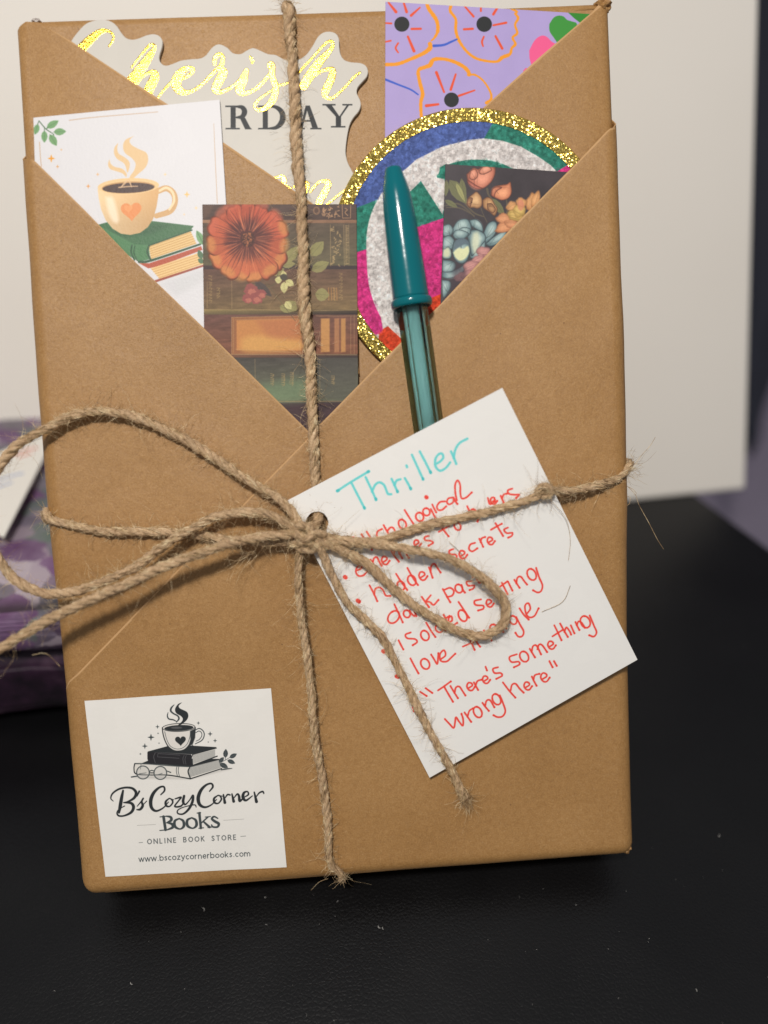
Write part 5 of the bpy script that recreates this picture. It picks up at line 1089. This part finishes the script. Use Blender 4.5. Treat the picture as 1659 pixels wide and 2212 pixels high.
def strand(name, path, R,  plies=3, pitch=8.5, fray=0, hair=9.0, label=None, hlen=1.0):
    R = R * .90 * (1 + .10 * np.interp(np.arange(len(path)), np.linspace(0, len(path) - 1, max(4, len(path) // 14)), rgt.uniform(-1, 1, max(4, len(path) // 14))))
    path = path + .16 * np.stack([np.sin(np.arange(len(path)) * .11 + k * 2) for k in range(3)], 1)
    T, U, V_ = frames(path); n = len(path); L = np.concatenate([[0], np.cumsum(np.linalg.norm(np.diff(path, axis=0), axis=1))])
    vs, fs, uvs = [], [], []; ph0 = rgt.uniform(0, 6)
    wob = np.interp(np.arange(n), np.linspace(0, n - 1, max(4, n // 10)), rgt.uniform(-.7, .7, max(4, n // 10)))
    rn = lambda a_: 1 + a_ * (np.interp(np.arange(n), np.linspace(0, n - 1, max(4, n // 7)), rgt.random(max(4, n // 7))) - .5) * 2
    openr = 1 + fray * np.clip((L - (L[-1] - 9)) / 9, 0, 1) ** 2 * 1.6
    for k in range(plies):
        th = ph0 + k * 2 * np.pi / plies + 2 * np.pi * L / pitch + wob
        off = (R * .47 * openr * rn(.24))[:, None] * (np.cos(th)[:, None] * U + np.sin(th)[:, None] * V_)
        rad = R * .63 * rn(.22)
        if fray: rad = rad * np.interp(L, [0, L[-1] - 6, L[-1]], [1, 1, .35])
        tube(path + off, rad, 9, vs, fs, uvs, ph=k)
        # single loose yarns lying along each ply
        for q in range(9):
            i0 = 0
            while i0 < n - 12:
                i1 = min(n, i0 + int(rgt.integers(14, 46)));
                if rgt.random() < .62:
                    sl = slice(i0, i1); m_ = i1 - i0; lift = R[sl] * .60 + .05 + .16 * np.sin(np.linspace(0, np.pi, m_)) * rgt.random()
                    tw_ = rgt.uniform(0, 6.28) + np.linspace(0, rgt.uniform(-2.2, 2.2), m_)
                    pp = path[sl] + off[sl] + lift[:, None] * (np.cos(tw_)[:, None] * U[sl] + np.sin(tw_)[:, None] * V_[sl])
                    tube(pp[::3], rgt.choice([.07, .10, .14]), 4, hair_v, hair_f)
                i0 = i1
    twine.part(name, np.vstack(vs), fs, jute, np.vstack(uvs), smooth=True, label=label)
    # fuzz standing off the twine
    for k in range(int(L[-1] * hair * 1.25)):
        i = int(rgt.integers(0, n)); a_ = rgt.uniform(0, 6.28)
        if path[i][2] < -1.2: continue
        nrm = math.cos(a_) * U[i] + math.sin(a_) * V_[i]
        if rgt.random() < .10 and fray: i = n - 1
        d = T[i] * rgt.choice([-1, 1]) * rgt.uniform(.5, 1.3) + nrm * rgt.uniform(.15, .9); d /= np.linalg.norm(d)
        p_ = path[i] + nrm * R[i] * .85; m_ = int(rgt.integers(4, 9)); ln = rgt.choice([1.2, 2.2, 4.0, 7.5], p=[.34, .36, .23, .07]) * rgt.uniform(.6, 1.4) * hlen / m_
        q = [p_]; curl = rgt.normal(0, .5, 3)
        for _ in range(m_):
            d = d + curl * .5 + rgt.normal(0, .16, 3); d /= np.linalg.norm(d); q.append(q[-1] + d * ln)
        tube(np.array(q), np.linspace(1, .45, len(q)) * rgt.uniform(.026, .052), 3, hair_v, hair_f)
strand('vertical_band', tpath('L:73,210,-30 L:71.5,230.6,-24 L:70,230.9,-12 L:69.2,230.8,-2.2 617,15,1.5 624,30,1.6 628,80,1.8 632,128,2.7 634,198,2.9 637,248,2.9 639,298,2.95 645,364,3.1 650,420,3.3 651,495,4.0 655,548,4.0 655,596,4.0 657,635,4.0 660,688,4.0 666,741,4.0 670,794,4.0 672,847,4.0 675,887,4.1 678,929,4.5 678,972,4.6 680,1030,4.5 685,1090,4.6 688,1112,5.6 684,1130,7.2 668,1142,8.3'), 1.42, hair=11)
strand('vertical_band', tpath('664,1150,8.0 650,1172,8.0 645.5,1190,7.4 643,1244,6.6 650,1319,6.0 663,1418,5.2 678,1567,3.9 693,1666,2.7 703,1740,2.4 709,1798,2.3 714,1863,2.2 L:69.3,2.0,1.6 L:69.6,-1.2,-1 L:70,-1.7,-6 L:72,-1.6,-20'), 1.05, hair=10)
strand('horizontal_band', tpath('L:3,103,-20 L:-1.9,102,-12 L:-2.6,101,-3 101,1105,.6 112,1124,3.0 140,1132,4.1 215,1146,4.3 301,1147,4.3 387,1152,4.5 473,1163,5.2 559,1170,6.2 620,1172,7.2 650,1170,7.6'), 1.12, hair=10)
strand('horizontal_band', tpath('668,1150,8.2 700,1160,t1.9 752,1167,t1.4 812,1169,t1.4 861,1155,t1.3 911,1140,t1.3 975,1123,t1.3 1050,1105,t1.3 1124,1086,t1.3 1174,1067,t1.4 1205,1062,9.0 1248,1058,7.2 1313,1041,4.8 1340,1030,3.0 L:153.2,107,.4 L:153.9,108,-3 L:153.2,109,-12 L:150,110,-22'), 1.12, hair=10)
strand('bow_loop', tpath('652,1142,9.0 636,1116,8.6 602,1077,7.6 546,1043,6.8 473,996,6.0 387,944,5.4 301,903,5.2 215,890,5.6 150,901,6.0 94.6,927,6.5 43,957,7.0 8.6,996,7.4 -22,1050,8 -34,1120,8.5 -24,1175,9 4,1213,9.4 26,1245,9.8 64.5,1271,9.8 107,1284,9.6 150,1279.6,9.2 215,1258,8.8 301,1219.5,8.4 365,1172,8.2 408,1146,8.0 464,1116,8.0 529,1105.5,8.2 580,1112,8.6 623,1133,8.8 650,1148,9'), 1.24, hair=11)
strand('loose_end', tpath('662,1158,9.6 623,1155,10.0 559,1159,10.8 494,1174,11.6 430,1198,12.4 344,1228,13.0 258,1266.7,13.6 172,1307.6,14.0 86,1348.4,14.4 34,1378.5,14.6 0,1400,14.8 -50,1436,15'), 1.22, hair=10)
strand('bow_loop', tpath('662,1152,9.5 690,1158,t2.6 742,1168,t2.8 790,1172,t3.2 827,1176,t4.0 881,1187.5,t5.2 951,1202,t5.8 1015,1229.7,t5.4 1060,1262,t4.8 1087,1294,t4.2 1094.5,1324,t3.8 1084.6,1353.7,t3.4 1055,1371,t3.0 1020,1373.5,t2.6 980,1358.6,t2.2 941,1336,t2.0 891,1304,t1.9 841.6,1264.4,t1.9 792,1219.7,t2.1 742,1190,t2.6 703,1172,t2.8 668,1160,9.4'), 1.22, hair=11)
strand('loose_end', tpath('664,1160,10.2 688,1180,10.0 710,1229.6,t3.0 748,1297,t2.2 796,1346,t1.7 829,1383,t1.5 854,1433,t1.4 888,1497.5,t1.5 919,1562,t1.6 951,1621.5,t1.8 980.5,1676,4.6 1006,1728,4.2'), 1.06, fray=1, hair=11)
# the knot: wraps of the same twine
for s_ in ('634,1152,8.0 641,1140,10.0 653,1134,11.2 666,1139,11.6 671,1151,11.2 665,1165,10.2 652,1168,9.4 642,1161,9.0', '628,1146,8.6 644,1155,10.6 659,1166,11.2 674,1177,10.4 694,1183,9.4', '630,1178,8.4 647,1175,9.8 662,1165,11.8 673,1154,11.6 688,1151,10.4 702,1155,9.6',
           '640,1181,8.0 655,1187,9.2 671,1187,9.6 686,1179,9.4 698,1172,9.0'):
    strand('knot_wrap', tpath(s_), 1.08, hair=9, pitch=7)
# a small frayed tie-in on the right, dark
strand('tie_knot', tpath('1160,1066,t1.6 1166,1054,t2.6 1180,1050,t3.0 1192,1058,t2.6 1184,1070,t2.0 1168,1072,t1.8'), .85, hair=16)
def tuft(c_, n_, dirn, spread, ln0):
    for k in range(n_):
        d = np.array(dirn, float) + rgt.normal(0, spread, 3); d /= np.linalg.norm(d); q = [np.array(c_) + rgt.normal(0, .7, 3)]; m_ = int(rgt.integers(6, 12)); cl = rgt.normal(0, .25, 3)
        for _ in range(m_): d = d + cl * .5 + rgt.normal(0, .14, 3); d /= np.linalg.norm(d); q.append(q[-1] + d * ln0 * rgt.uniform(.5, 1.3) / m_)
        tube(np.array(q), np.linspace(1, .4, len(q)) * rgt.uniform(.035, .06), 3, hair_v, hair_f)
tuft(P(1352, 1020, .5), 34, (.8, .2, .1), .7, 6.0); tuft(P(622, 14, 1.5), 30, (0, .6, .2), .8, 4.5); tuft(P(112, 1118, 1.5), 22, (-.8, .3, .2), .6, 4.0); tuft(P(722, 1890, 1.0), 3, (.3, -.3, .3), .6, 2.5)
tuft(P(1001, 1715, 4.5), 40, (.35, -.9, .1), .25, 6.0); tuft(P(655, 1165, 10), 30, (0, 0, .5), 1.0, 6.5); tuft(P(1172, 1058, tag_z(1172, 1058) + 2.5), 26, (0, .3, .4), .9, 3.5); tuft(P(545, 1190, 7), 16, (-.7, -.3, .1), .4, 12.0)
twine.part('fuzz', np.vstack(hair_v), hair_f, fibre, kind='stuff')
# single long fibres caught on the twine
vs, fs = [], []
for s_ in ('1352,1033,1 1368,1010,2 1385,985,2 1405,962,3 1418,940,3', '1350,1045,1 1372,1068,1 1380,1090,1 1402,1130,1 1420,1165,1 1436,1190,1', '1358,1052,1 1372,1060,2 1375,1070,2 1366,1068,1', '1352,1070,1 1362,1075,1 1360,1088,1 1330,1108,1', '709,1898,1 690,1905,0 670,1925,-4', '1190,1080,t1 1222,1120,t1 1232,1165,t.6 1228,1210,t.5',
           '1232,1265,t.8 1215,1300,t.6 1170,1322,t.4', '970,1170,t1 1000,1200,t1 1010,1230,t.8', '384,1136,4.5 340,1138,5 300,1145,5', '70,1415,14 100,1412,14.5 130,1440,13'):
    tube(tpath(s_)[::2], .06, 4, vs, fs)
twine.part('long_fibre', np.vstack(vs), fs, fibre, kind='stuff')
print('faces', sum(len(m_.polygons) for m_ in bpy.data.meshes))
